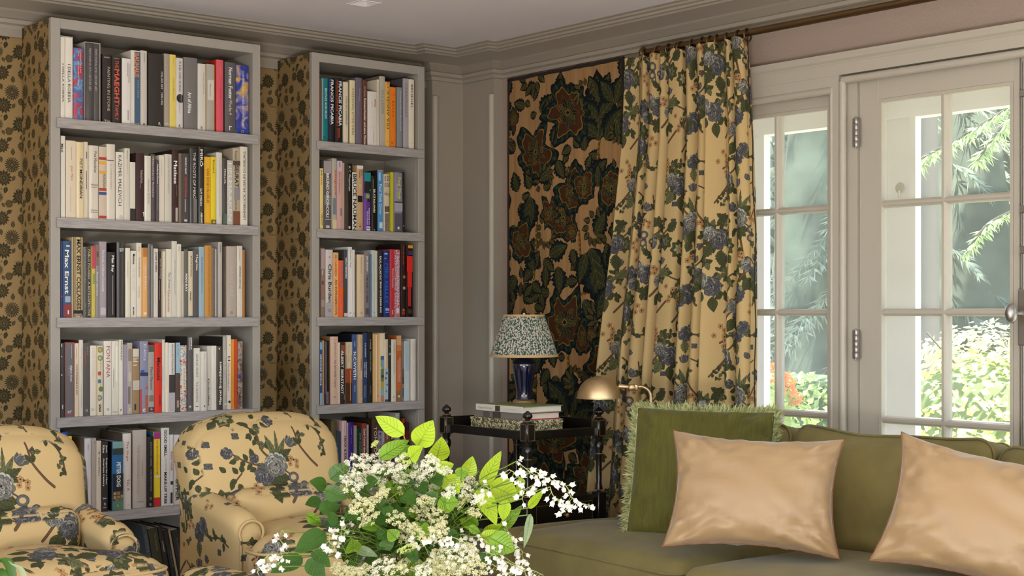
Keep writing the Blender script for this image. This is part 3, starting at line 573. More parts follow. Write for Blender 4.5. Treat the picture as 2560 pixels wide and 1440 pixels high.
def bp():
    a = g.random()*6.283; cz = g.uniform(-.2, 1); s_ = math.sqrt(max(0, 1-cz*cz)); rr = g.uniform(.75, 1.08); n3 = Vector((math.cos(a)*s_, math.sin(a)*s_, cz))
    return Vector((n3.x*.42*rr, n3.y*.60*rr, .45+n3.z*.66*rr)), n3
mb = MB(); mb.v, mb.f = scatter_leaves(4600, bp, .046, g, .5); mb.build('foliage', leafmat('vine_leaf', 'c2cc84', .5, k=1.3, var=('e2dc9a', 5)), e, recalc=False)
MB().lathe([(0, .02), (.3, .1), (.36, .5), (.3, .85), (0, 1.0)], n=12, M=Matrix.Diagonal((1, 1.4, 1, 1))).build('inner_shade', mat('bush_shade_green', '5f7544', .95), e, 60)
og = leafmat('geranium_orange', 'f08a4a', .4, k=1.2); lg = leafmat('geranium_leaf', '9db36a', .4, k=1.2)
for px, py, lb in ((1915, 915, 'orange geranium in pot at left edge of the sidelight'), (1972, 962, 'orange geranium in pot right of its twin, in the sidelight')):
    c_ = onX(px, py, 5.8 if px < 1950 else 5.5); e = empty('potted_geranium', (c_.x, c_.y, 0), 0, lb, 'flower pot', 'geraniums outside')
    MB().lathe([(.09, 0), (.13, .26), (.14, .27), (.14, .30), (.12, .30), (.11, .26)], n=18).build('pot', mat('terracotta', 'b8795a', .8), e, 40)
    MB().lathe([(.0, .27), (.115, .27)], n=18).build('soil', mat('soil', '3a2e24', 1), e)
    def gp(): n3 = Vector((g.gauss(0, 1), g.gauss(0, 1), g.gauss(0, 1))).normalized(); return Vector((n3.x*.11, n3.y*.13, c_.z-.25+n3.z*.2)), n3
    mb = MB(); mb.v, mb.f = scatter_leaves(260, gp, .06, g); mb.build('leaves', lg, e, recalc=False)
    MB().tube([(0, 0, .27), (.01, 0, .5), (0, 0, c_.z-.02)], .006, 5).build('stem', lg, e)
    for dy, dz in ((0, 0), (-.04, -.06), (.03, .03)):
        def fp(): n3 = Vector((g.gauss(0, 1), g.gauss(0, 1), g.gauss(0, 1))).normalized(); return Vector((n3.x*.035, dy+n3.y*.035, c_.z+dz+n3.z*.03)), n3
        mb = MB(); mb.v, mb.f = scatter_leaves(60, fp, .025, g); mb.build('flower_head', og, e, recalc=False)
# ------------------------------------------------------------------ two bookcases
SH = [H+.7145, H+.3485, H-.0185, H-.3855, H-.746, H-1.10]     # shelf tops
def bookcase(x0, x1, i0, i1, l0, l1, label):
    e = empty('bookcase', (x0, DF, 0), 0, label, 'bookcase'); T = Matrix.Translation((-x0, -DF, 0)); yb = DB-.017; top = H+1.082
    for a_, c_ in ((x0, i0), (i1, x1)):
        sp = MB().rbox((a_+.001, DF+.02, 0), (c_-.001, yb, top-.002), .001, M=T).build('side_panel', M['case'], e)
        MB().rbox((a_, DF, 0), (c_, DF+.02, top), .0015, M=T).build('stile', M['case'], e)
        if a_ == x0: MB().box((x0-.001, DF+.02, 0), (x0+.001, yb, top-.002), T).build('papered_side', M['paper'], sp)
        else: MB().box((x1-.001, DF+.02, 0), (x1+.001, yb, top-.002), T).build('papered_side', M['paper'], sp)
    MB().rbox((i0, DF, H+1.045), (i1, yb, top), .0015, M=T).build('top_panel', M['case'], e)
    MB().box((i0, yb-.01, .1), (i1, yb, H+1.045), T).build('back_panel', M['case'], e)
    MB().box((i0, DF+.006, 0), (i1, DF+.02, .06), T).build('plinth', M['case'], e)
    for k, z in enumerate(SH):
        s_ = MB().box((i0, DF+.001, z-.03), (i1, yb-.01, z), T).build('shelf', M['case'], e)
        MB().rbox((l0, DF-.013, z-.036), (l1, DF, z+.0005), .0015, M=T).build('shelf_lip', M['lip'], s_)
    return e
def xy(px, Y=DF): d = ray(px); return Y*d.x/d.y
CASES = [[xy(127), xy(651), xy(151), xy(632), xy(140), xy(643)], [xy(780), xy(1062), xy(799), xy(1046), xy(790), xy(1057.5)]]
bookcase(*CASES[0], 'wide grey painted bookcase with papered sides, left on the papered wall')
bookcase(*CASES[1], 'narrow grey painted bookcase, right, beside the corner pilaster')
# ------------------------------------------------------------------ books: left right top colour [options] | look | marks
# marks: TEXT@from,to,colour[,across,height]  ^ reads upwards, ! bold, = level line (at,height);  #x0,x1,y0,y1,colour block;  Ox,y,r,colour disc
BOOKS = {}
BOOKS['wide', 0] = (120, 60, .21875, '''
143 193 150 e6e1d4|cream volume, black capitals, outermost in its slipcase|I DELLA ROBBIA@455,895,2a2622,.55,.42
198 280 155 e6e1d4|cream volume, black capitals, inner one in slipcase|I DELLA ROBBIA@460,900,2a2622,.5,.4
292 398 275 3f6fa8 pat=marble g|red and blue marbled book|Computer and Art@290,560,dfe3ea,.72,.16|The ... of Modern Art@300,700,dfe3ea,.5,.14
437 517 222 4c4848 g|glossy charcoal slipcased volume, left of two|PRIMITIVISM IN 20TH CENTURY ART@280,765,b5b0ae,.5,.34
522 600 225 4c4848 g|glossy charcoal slipcased volume, right of two|PRIMITIVISM IN 20TH CENTURY ART@288,770,b5b0ae,.3,.34
622 725 345 2a2321 L=2a1c12|black book with cream spaced capitals|PAINTING IN STONE@490,995,cfc3a8,.66,.3|=BARRY@383,16,e0dcd4|=Yale@1108,30,e6e2da
737 830 370 2d2624 L=5a3f30|dark brown book with large red capitals|THE@420,505,e0604a,.5,.42|!MAEGHT@518,922,e0604a,.5,.6|FAMILY@930,1100,e0604a,.5,.42|=by Daniel@395,14,cfc8c0
848 945 395 e4e1dc L=4f4640|white book with tiny grey text|#905,912,445,600,aaa6a2|#918,930,450,670,b5b2ae|#905,925,985,1100,b5b2ae
948 1055 305 e0dccf|cream book with blue panel and orange capitals|#985,1053,320,1150,44607a|!BAUHAUS@335,608,ee8a3a,.6,.5|1919-1933@640,840,b8c0c8,.72,.12|=MoMA@1140,18,dfe3ea,.65
1058 1130 305 cfcac0 g|pale cream book in wrinkled clear jacket|=R@1148,34,4a4440,.6|#1095,1102,330,440,9a948c
1150 1315 345 332c28|thick near-black book, small white italic title|ITALIAN ART   1900-1945@540,920,e8e4de,.9,.14|=R@1138,36,e0dcd6,.9
1327 1387 340 a89f92|thin grey-beige book|THE GREAT AND SECULAR FLOWERS@380,760,c6beb2,.3,.22|=M@1145,34,e0d8cc
1390 1460 350 e5d06a|pale yellow book|Artists at Gemini G.E.L.@615,885,b39b48,.62,.3|Bramsen@400,460,b39b48,.62,.16
1463 1540 390 d8d4ce|white book with a black disc|A Life with Artists@425,772,2a2624,.55,.34|O1510,850,50,2b2726|Hannelore@805,885,e0dcd6,.72,.14|Schubert@905,1020,9a96a0,.5,.24|=R@1165,34,4a4440
1550 1705 385 777473 g|wide silver book in shiny wrinkled jacket|!Art of Africa@780,1022,ecebe8,.42,.28
1712 1800 455 d9d6cb|off-white book with faint grey title|Santiago Calatrava@555,800,a3a098,.72,.26|=R@1188,36,5a5650
1805 1900 460 b5b0a8 g|grey book with thin gold edges|#1805,1811,460,1225,d9a83a|#1894,1900,460,1225,d9a83a|#1820,1892,640,870,d8d4ca|Masters@690,830,5a5650,.5,.14
1925 2003 410 e0576a L=c4321f|coral pink book, red and ochre cover|#1970,1976,470,600,d8a040|Richard Rogers@730,860,6a2a3a,.55,.14
2022 2143 440 5e5a5c g|grey book with bold white lettering|!Norman Foster@500,862,f0eeec,.5,.36|Works 4@868,1037,d8d6d4,.5,.32|=r@1190,50,f0eeec
2150 2290 475 3a45a0 pat=rays|blue and yellow book, last on the right|CONTEMPORARY WORLD ARCHITECTURE@535,1170,e6e8f4,.55,.16|#2150,2290,1195,1258,1d3f9e|=O@1228,34,e8b040
''')
BOOKS['wide', 1] = (120, 320, .21875, '''
147 197 90 e3e0d3|tall white book, black surname at top|!Miró@180,280,2a2622,.25,.5
205 318 145 ddd0b9|wide cream book with small red title|Joan Miró@430,600,b8584a,.55,.3|#262,268,215,365,b3a894|#255,261,670,960,b3a894
325 408 160 e0cda3 g|buff book with dark brown capitals|PIET@350,465,5a5040,.6,.42|!MONDRIAN@475,802,352c24,.6,.42
412 455 158 ddd4c0|slim cream book with tiny dark text|#436,444,270,350,5a544c|#436,442,490,700,5a544c
468 572 200 d8cfbf g|cream book in creased clear jacket, dark title|Piet Mondrian@268,510,35302c,.66,.32|=Michel@650,20,35302c,.62|=Seuphor@678,20,35302c,.62|=Abrams@938,18,4a443c,.6|=Artbooks@962,16,4a443c,.6
580 668 215 d0c0aa|beige book with red, yellow and blue bars|#580,668,333,365,b03a34|#580,668,383,415,e0ac3a|#580,668,492,522,e0ac3a|MONDRIAN@525,688,6a5c50,.68,.34|#580,668,688,718,b03a34|#580,668,732,765,3a508c|#580,668,1003,1032,b03a34
670 765 185 dcd3c3 g|tall ivory book in clear jacket|#672,750,366,376,6a645c|C. CONSTANT@410,700,8a8278,.5,.12
775 862 275 e4dfd3|white book with long black capitals|KAZIMIR MALEVICH@310,888,2c2825,.5,.44|O830,1015,22,c9c4b8
866 935 232 d5d0c2|pale putty book, small black name at top|Max Ernst@260,350,4a4640,.5,.26|Fragments@360,520,b0aa9c,.5,.2
936 998 390 ddd8c8|cream book with black foot|#936,998,922,1060,2e2a28
1000 1100 285 3a2022|dark maroon book, tiny white title|Medardo Rosso@480,630,e0d8d4,.68,.18|Catalogo ragionato@485,690,c8beba,.5,.12|#1080,1102,960,972,e8e4e0|#1086,1094,972,1010,e8e4e0
1104 1175 318 dcd7ca g|ivory book with fine grey title|Medardo ROSSO@588,865,8a847c,.6,.3
1178 1220 300 5f5856|slim grey book, pale capitals|MEDARDO ROSSO@330,795,cfc9c4,.5,.5
1223 1266 370 5a4f58|slim plum-grey book with bold white title|!Medardo Rosso@415,640,efecea,.5,.5|Second Impressions@650,940,b5aeb4,.5,.48
1270 1328 312 ddd6c6|narrow ivory book, blank spine|#1295,1300,360,540,c4bca8
1331 1413 300 cfcbbd|stone-coloured book, faint grey capitals|GORDON  WILHELM LEHMBRUCK@340,750,a29e92,.5,.24
1417 1490 250 38201e L=2c1a18|dark brown book, large white surname|!Matisse@375,638,f0ece6,.5,.55|painter as sculptor@650,780,b5a8a0,.7,.14|#1455,1480,910,1070,b8ada6
1493 1528 290 7a6c5c|thin drab brown book|#1500,1504,800,1000,8f8270
1532 1610 292 4c4646|dark grey book, white and red capitals|!MOHOLY-NAGY@340,530,f0ecea,.5,.26|!THE PHOTOGRAMS@556,792,d85048,.5,.26|#1560,1575,810,960,a09a98|#1555,1588,1045,1070,dcd8d6
1620 1708 235 33302e g|black book with tall thin white capitals|THE ROOTS OF MIRÓ@280,808,e0dcd4,.6,.42|#1660,1700,810,1080,7a7672
1712 1780 215 2a2725 g|black book with heavy white capitals|!MIRÓ@245,440,f0ede6,.55,.66|!GUY WEELEN@690,888,e6e2da,.4,.4|!ABRAMS@965,1090,e6e2da,.5,.42
1787 1850 330 eeb731|orange-yellow book|!VAN GOGH IN ARLES@460,860,9c6a26,.6,.46
1854 1920 330 e8d12f|bright yellow book, olive foot|Bonnard@365,515,6a5c20,.5,.4|#1854,1920,1048,1100,6f6630|O1890,1075,16,b8ac50
1923 1988 280 dcd7cc|white book with faint long title|THE ART OF DEGAS COMPLETE SCULPTURE@330,1010,b8b2a8,.55,.22
1991 2045 345 4a4440 g|dark taupe book, greenish foot|MAILLOL@470,640,e6e2dc,.5,.44|#1991,2045,980,1095,52685a
2048 2110 370 c9c6bf|silver-grey book with huge pale capitals|HELMAAKEN@400,1060,e8e6e0,.5,.66
2113 2194 230 b8ab94|painting-covered book with black capitals|#2113,2194,375,430,5a4238|!SEURAT@430,675,25201e,.5,.56|Rewald@265,362,3a3430,.4,.34|#2125,2188,680,820,8f8a92|Abbeville@820,942,3a302a,.4,.3|#2113,2194,950,1110,7a4a30
2198 2280 215 e3dccb|tall ivory book, thin black capitals reading upward|^LEHMBRUCK-MUSEUM DUISBURG@270,1048,4a443c,.55,.36
''')
BOOKS['wide', 2] = (120, 570, .21875, '''
148 168 150 2a3f7a|thin dark blue book|O158,780,9,c04848
172 265 150 34567f|blue book with large white name|!Max Ernst@250,752,f0eee8,.45,.52|#205,245,195,215,c8d0d8|#172,265,870,1020,8a3a40|#195,255,780,850,9fb0c0|#222,238,940,985,e8e0dc
275 398 105 c9b384|gold and black striped book|#283,289,105,1020,4a3c28|#297,302,105,1020,4a3c28|#310,315,105,1020,4a3c28|#368,373,105,1020,4a3c28|#382,387,105,1020,4a3c28|!MAX ERNST COLLAGES@130,930,2a221c,.58,.36|#290,395,940,1000,221c18|=ABRAMS@988,18,e8e0d0
402 485 215 3d3936 g|dark shiny book with two cream titles|PABLO PICASSO  A RETROSPECTIVE@245,1005,cfc8bc,.78,.28|THE MUSEUM OF MODERN ART@250,612,a09890,.25,.22|NEW YORK@865,990,a09890,.25,.22
497 542 210 c9ba5a|slim yellow book, crimson top|#497,542,210,465,c04558|#505,535,520,640,8a9a50
546 584 190 8f8a8c|slim grey book with a face photograph|#546,584,195,432,8a6a60|#556,575,270,330,5a423c|Rachel Harrison@505,772,e8e4e4,.4,.5
587 668 155 a89fa6|lilac-grey book with fine white title|The Studio of Alberto Giacometti@248,725,efecee,.5,.3|#598,660,910,990,c4bcc2
682 768 275 2b2524 L=241e1d|black book, bold white title at top|!Man Ray@315,503,f0ece8,.6,.44|#732,742,540,990,8a827e
785 880 165 221c1b L=1c1716 g|tall black book, two white words level at top|!=MAN@240,17,f0ece8,.6|!=RAY@262,17,f0ece8,.6|#838,850,290,990,58504e
886 938 230 e3ddc8 g|slim cream glossy book|#908,914,380,560,c4bca4
942 1008 260 e6e2d5|white book with bold black name at top|!Matisse@295,415,25211e,.55,.36|THE RED STUDIO@450,722,d0cbbe,.5,.42|!MoMA@905,1000,4a4540,.5,.26
1012 1068 170 e0dac9|tall ivory book, thin black capitals|DALÍ@215,272,6a645a,.5,.3|THE MASTERWORKS@330,562,5a544a,.5,.3|Ed. Shorter@670,800,8a8476,.5,.26
1071 1138 225 e3ad6c|pale orange book, white title|#1071,1138,225,330,b9793e|Hans Bellmer@430,712,f6ece0,.55,.36|O1103,975,18,f0dcc0
1142 1204 180 55504f g|grey mirror-glossy book|#1178,1192,200,1015,a8a4a4
1206 1256 235 dad5c9|cream book, small stencil capitals|!JOSEF ALBERS@275,506,35302c,.5,.4|#1222,1228,540,900,c0b8aa
1259 1294 265 3a2426|slim oxblood book with tiny white text|!Surreal Drawings@350,580,d0c8c4,.6,.3|#1272,1276,600,820,a09490
1296 1345 265 ddd4bc|slim parchment book|#1318,1322,470,760,bcb298
1350 1413 240 e2ddcb|ivory book, title half slate half red|The Unseen@505,695,5a6a74,.55,.44|Giacometti@705,962,b05a50,.45,.44
1416 1474 150 d6d2c6 L=b0a698|tall stone-white book|BALTHUS Time Suspended@370,760,9a968c,.55,.32
1477 1522 185 ded7c4 g|slim tall cream book in gloss jacket|#1492,1497,210,270,8a8478
1524 1552 265 d9d2bf|slim parchment book, faint script|#1536,1540,300,640,b8b09c
1555 1600 245 6a6865|grey book, bold white capitals lower down|!MAN RAY@520,730,f0eeea,.55,.55
1605 1655 262 d8cdb0|cream book with dark lettering, blue foot|!David Hockney@320,560,3a342a,.55,.34|!Obrist@725,830,3a342a,.45,.34|#1605,1655,1005,1020,3a6a9a
1662 1720 245 5c5453|brown-grey book with bold white name|!Magritte@305,487,f0ece8,.6,.48
1724 1786 215 9bb7c6|pale blue book|Kurt Schwitters@335,520,3a5a74,.55,.34|COLOR AND COLLAGE@535,742,5a7a92,.5,.22
1790 1872 200 c98f45 L=a8743a|ochre cloth book, fine black text|ART ARTISTS AND RELATED TEXTS ON THE ARTS@215,1000,4a3218,.55,.1
1876 1934 225 6b6057 g|glossy taupe book with bright streak|#1910,1922,240,1010,d0ccc8
1938 1990 160 b8b4ac g|tall pale grey glossy book|#1960,1968,190,280,7a766e
2040 2150 210 b8aca0 L=9a8c7e|wide beige-grey book, faint letters|HANS ARP@440,785,c8beb4,.5,.36|O2095,968,20,9a8e82
2160 2222 205 ddd5c8|ivory book, bold black lower-case|!schwitters miró arp@435,697,35302c,.5,.36|#2185,2191,240,370,b0a89a
2226 2250 250 b07a3a|thin caramel book, last on the right|#2236,2240,260,690,8a5c28
''')
BOOKS['wide', 3] = (120, 800, .21875, '''
150 182 265 4a4240|slim dark book at extreme left|#152,160,270,310,e0dcd8|#152,160,410,425,e0dcd8|#152,162,620,638,e0dcd8|#160,172,970,1015,e0dcd8
190 302 255 6f6a6c|grey book with red border|#190,195,255,1095,c03a28|#297,302,255,1095,c03a28|#190,302,255,262,c03a28|#190,302,1088,1095,c03a28|!Alighiero Boetti@515,702,efecec,.62,.22|Catalogo generale@525,640,c8c4c4,.42,.12|#262,268,280,440,b0acac|=er@1050,30,efecec
306 350 265 e3cfb4|slim peach book, heavy black capitals|!LUCIO FONTANA E IL SUO@505,855,3a2c24,.5,.36|#322,326,310,440,8a7868
358 400 228 ddd6c8 L=6a4c38|slim ivory book, pale capitals|LUCIO FONTANA@740,1010,b5ac9c,.5,.3|CATALOGUE@320,585,b5ac9c,.5,.3
403 478 262 5b5654|dark grey book, small red lettering|braol@310,400,8f8a86,.66,.3|!lucio fontana@360,505,c84a3c,.35,.18|=G@1032,30,efece8
482 548 292 e2dacb|cream book with blind-stamped title|LUCIO FONTANA@320,655,cfc6b6,.5,.4|=Er@1022,30,9a9082
553 628 295 e0d3b5|cream book with coloured circles|O585,340,34,6a9a70|O585,340,20,d8a040|O585,435,32,5f9a7a|O585,435,18,e0b050|O575,610,24,c05050|O575,700,24,4a80b0|O600,790,30,6a8a4a|O575,890,34,5a94b8|O575,890,18,e0b050|alighiero boetti – game plan@460,822,4a4438,.5,.18|#570,600,965,1050,262220|MoMA@970,1045,f0ece4,.42,.26
637 725 240 e6e2d6|thick white book, large red capitals|FONTANA@300,658,b04450,.55,.5|=G@1022,28,5a5650
729 803 240 dcd7c8 g|white book in shiny clear jacket|#745,750,560,770,8a847a|#775,790,300,700,f0ede6|=Fontana@1050,14,4a443e
806 855 225 e4dfcd|ivory book, thin dark capitals at top|MORANDI@240,458,4a463c,.55,.48|=R@1028,28,5a5650
858 904 280 9f97b0|lavender book|#875,881,300,650,b8b0c6
907 963 260 b5a99c|book showing a striped grey photograph|#915,955,330,470,8f8478|#920,950,600,700,c8beb2|#912,940,760,960,7f776e|=G@1022,28,efece8
966 1043 325 a0825c L=c8a878|brown book with small white lines|#970,1035,330,420,d8cfc2|#972,1030,432,440,efe8dc|#972,1010,452,460,efe8dc|#972,1025,472,480,efe8dc|#972,1015,512,520,efe8dc|#966,1043,690,800,c8bcae|#985,1005,960,1030,3a2c20
1050 1143 240 8c8ea6|blue-grey book, navy and red blocks|30 Africa@265,462,d8dae6,.6,.38|#1050,1143,600,640,2c3552|#1058,1100,570,600,3a55a8|#1050,1068,790,1062,c83a2c|#1115,1143,765,790,c0503a|#1110,1143,860,1055,b0583c|=e@1030,40,e8eaf4
1146 1213 285 a8a29c|grey photo book with black lettering|#1146,1213,285,365,5a5552|Piero Manzoni@540,795,35302e,.5,.44|#1155,1205,860,930,7a746e|#1146,1213,995,1052,45403e|=G@1018,26,efece8
1216 1300 262 d9301a|bright red book, black lettering|!Manzoni@430,690,4a1410,.55,.5|#1272,1280,855,980,4a1410
1303 1334 222 d5cfc6|thin speckled white book|#1310,1316,520,800,a8a0a8
1337 1371 258 e3dcc8|thin cream book|#1350,1354,600,780,c0b8a2
1374 1450 262 d9d5d0 g|white and black glossy museum book|#1374,1450,625,830,3a3532|Museum Jean Tinguely Basel@280,612,45403e,.55,.3|#1374,1450,830,1045,b5b0b4
1456 1508 258 5a4a40|book with pale blue upper half|#1456,1508,258,605,9fc0d0|Jean Dubuffet@275,405,4a7088,.55,.28|#1470,1495,920,1000,a89888
1511 1583 290 e0d8c0 pat=doodle|white book scribbled red and blue|#1525,1570,520,800,e4dcc6|JEAN DUBUFFET@545,790,6a5a50,.55,.3
1592 1650 190 5f5b5c L=35302c|tall slate book, white capitals at top|!SERRA@200,342,f0eeee,.7,.34|!DRAWINGS@205,345,d0cccc,.3,.26|#1608,1632,980,1000,e0dcdc
1666 1735 322 e2dfd4|white book, thin grey capitals|GEORGES SEURAT@388,657,6a665e,.5,.36|THE DRAWINGS@705,942,6a665e,.5,.36|#1685,1715,985,992,3a3630
1743 1816 360 e0dcd2|short off-white book|#1776,1782,390,450,b0aaa0|THE COLLECTION@480,700,b0aaa0,.5,.12|#1775,1790,975,995,5a5650
1820 1860 300 d5d0c5|slim white book with black script|!Dubuffet@670,985,3a3632,.35,.36
1868 1925 295 e8e4da|blank white book|#1895,1899,320,420,d0cac0
1930 1990 300 4a4038 g|dark speckled book, white lettering reading up|^!Marcel Broodthaers@475,965,efece6,.6,.5|O1956,330,9,e8e4de
1993 2038 190 b5b0a6 L=2e2824|grey book, pale capitals|MARCEL BROODTHAERS@350,855,e8e4dc,.6,.46|O2028,960,9,f0eee8
2042 2092 175 e6e3da|tall white book with black symbols|!H@415,470,25211f,.5,.5|Marcel Broodthaers@495,808,8a847c,.4,.36|O2076,285,6,35302c|O2072,935,15,25211f
2096 2124 220 e8a02e|thin amber book|#2108,2110,230,990,c88424
2126 2162 220 e0501e|thin scarlet book|#2130,2132,230,990,b83a14
2166 2224 245 7a675c pat=collage|collage-covered book, last on the right|!TRACER@790,1000,4a3c34,.4,.5|PASSAGE@520,700,5a4c44,.6,.4|O2185,650,22,3a4aa0
''')
BOOKS['wide', 4] = (140, 1040, .1875, '''
75 155 210 1f4fb8|royal blue book peeping over the armchair|#80,150,235,240,2a5ac4
160 210 270 e8d92c|yellow book peeping over the armchair|#165,205,300,304,cfc020
385 465 300 d9d4d6 L=7a6a58|lilac-white book nearest the left armchair|#422,430,380,450,9a9498|#420,426,800,970,8a8488
472 534 295 b0a698|putty-grey book|#510,518,345,365,5a5248
540 603 330 d8ccb8|cream book with black cross mark|Andro Wekua@550,798,3a342c,.5,.34|!+@475,510,25201c,.5,.4
607 690 340 2e2724|black book with two lines of white|!Josh@390,492,f4f0ea,.75,.3|!Kline@390,492,f4f0ea,.3,.3|!Project for a New@560,915,f4f0ea,.75,.3|!American Century@560,938,f4f0ea,.3,.3|!=Lew@1095,22,f4f0ea|!=B@1172,34,c8c4be|=Yale@1218,20,e0dcd6
752 895 340 2668a0 L=16191b s=.0|blue painted book with white capitals, mosaic foot|#752,895,340,430,7fa6a0|#752,895,430,515,2f3d35|#752,895,770,1000,1c242c|!PETER DOIG@615,942,f4f2ec,.55,.38|#752,895,1000,1130,4a4438|#765,800,1015,1050,c89a4a|#810,850,1010,1050,a8703a|#860,890,1005,1040,3a3a44|#765,800,1065,1105,c88a34|#812,850,1062,1095,d07a2c|#858,892,1055,1090,7a92b0|#790,830,1105,1140,5a88b8|#840,885,1095,1125,5a7a3a|#752,895,1130,1255,5c7e62|=R@1195,34,a8c8b4
893 1000 232 e0dbd2 L=6a5a4a|white book, two red italic words|The Virgin@335,602,b0504c,.5,.36|TAL R@838,998,b0504c,.6,.32|=Mai@1188,16,b08a88,.75
1022 1205 185 c3bab0 L=9a8c7e g|very wide pale book in wrinkled plastic|THE CREMASTER CYCLE@390,1032,a59b90,.4,.2|MATTHEW BARNEY@590,810,8f8579,.68,.1|#1080,1170,1140,1150,8a8076
1217 1300 275 1c1715|black book with thin white capitals|DRAWING VESSEL · THE DRAWINGS@350,1004,d8d2c8,.5,.16|=R.@1180,36,d8d2c8|#1240,1275,1080,1120,6a645c
1303 1388 215 e8cf2e L=2a6a90|yellow book, magenta top and red foot|#1303,1388,215,305,9a2f7a|!POETS BELONG EARTH WIND AND FIRE@320,778,c83828,.5,.2|#1303,1388,795,818,d8d4d0|#1303,1388,1085,1210,c82a2c
1404 1508 158 dedbd4 L=9a8e80|tall white book, heavy black capitals|!GOOD SMELL@185,537,25211f,.5,.38|URS FISCHER@560,735,a09c98,.55,.2|!MAKE-UP TREE@748,1168,25211f,.5,.38
1512 1563 248 d8d6d2|white book with red condensed capitals|!ROXY PAINE@475,728,b83438,.4,.62|#1515,1560,870,915,35302e|#1512,1550,1020,1165,2a2624
1567 1650 250 e0ddd8|white book partly behind the right armchair|!OTHER@830,1130,2a2624,.55,.56
''')
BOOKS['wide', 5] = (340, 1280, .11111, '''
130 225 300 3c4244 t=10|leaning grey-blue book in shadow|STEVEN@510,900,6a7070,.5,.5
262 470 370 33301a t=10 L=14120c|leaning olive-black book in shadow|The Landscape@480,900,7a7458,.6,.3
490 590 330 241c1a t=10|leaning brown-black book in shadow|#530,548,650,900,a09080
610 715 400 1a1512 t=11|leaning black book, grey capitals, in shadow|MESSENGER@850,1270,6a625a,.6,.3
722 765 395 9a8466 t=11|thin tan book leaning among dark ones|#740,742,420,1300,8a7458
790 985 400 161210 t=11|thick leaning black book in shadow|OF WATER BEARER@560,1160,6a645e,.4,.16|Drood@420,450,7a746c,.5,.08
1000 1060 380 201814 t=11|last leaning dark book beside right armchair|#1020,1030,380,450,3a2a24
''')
BOOKS['narrow', 0] = (780, 160, .166667, '''
117 135 225 9a3224|thin red book at left edge|#124,128,260,1100,8a2a1e
140 238 212 1f7f82 g|glossy teal book, white capitals|BRONZE AND IRON@365,815,e6eeee,.66,.3|#150,162,225,1140,8fc4c0|#170,200,1080,1120,125a5c
241 330 215 1d1c22|black book with blue strip, white capitals|#241,258,225,900,2a4a9a|!FRANCIS PICABIA@235,912,f4f2ee,.6,.5|#258,264,980,1130,2a4a9a
345 455 210 1c1917|black book with white and orange capitals|!FRANCIS PICABIA@258,932,f4f2ee,.66,.42|!CATALOGUE RAISONNÉ  VOLUME II@252,932,e0582c,.27,.2|#395,408,960,1105,c04a28|#370,376,960,1150,a04020
470 543 270 ded5bd L=a08f68|cream book, small dark capitals|^LEONARDO DA VINCI@485,922,5a5244,.6,.34
568 645 245 e3d8b0 L=a8925c|pale straw book, thin dark capitals reading up|^PIERO DELLA FRANCESCA@360,1065,8a7f5a,.55,.46
655 750 205 6e6674|mauve-grey book, tiny white title|Tilman Riemenschneider@358,565,d8d4dc,.6,.12|Masters in Wood@480,750,b8b2be,.45,.1
762 820 245 6a3a2c g|brown photographic book, bold white title|!Riemenschneider und seine Werke@515,1208,f0e8e0,.5,.5|!Alt. Schnitzer@335,500,c8b4a8,.5,.3
838 972 415 e0dcd6 L=8a7452 s=.0|broad short white book with red stamp|!REVOLT@530,650,c8504c,.78,.2|#895,902,560,640,b0aaa6|#918,924,995,1180,a8a29c|#838,972,800,803,c8c2bc|#838,972,940,943,c8c2bc
976 1008 232 e2d8bf|thin tall cream book|#988,994,270,890,c8bc9e
1015 1095 185 b5b2a6 L=7d7460|tall grey book, pale engraved capitals|^GIOTTO@390,745,8f8b7e,.5,.5|#1020,1090,1185,1188,8f8b7e
1098 1166 265 e6b458|amber book, tall dark capitals reading up|^FRA ANGELICO@290,972,5a4222,.5,.6|#1105,1150,262,285,e05848|#1100,1160,1160,1163,8a6a30
1169 1255 348 f08418|orange book, spaced dark capitals|B  O  S  C  H@560,788,6a3410,.5,.3|#1185,1245,445,448,a85a10|#1185,1245,470,473,a85a10|#1185,1215,1170,1200,c86a12
1275 1355 350 8a9096 g|blue-grey book, white italic title|The Drawings of Filippino Lippi and His Circle@400,1005,e4e8ea,.6,.22
1370 1447 220 a9a6ae L=5a5456|lilac-grey cloth book, thin capitals|CARAVAGGIO@290,798,78757e,.5,.5
1455 1530 230 e6ddc6|cream book, black capitals, last on right|BRUEGEL@310,668,4a4238,.5,.44|#1460,1525,1185,1188,c0b59a
''')
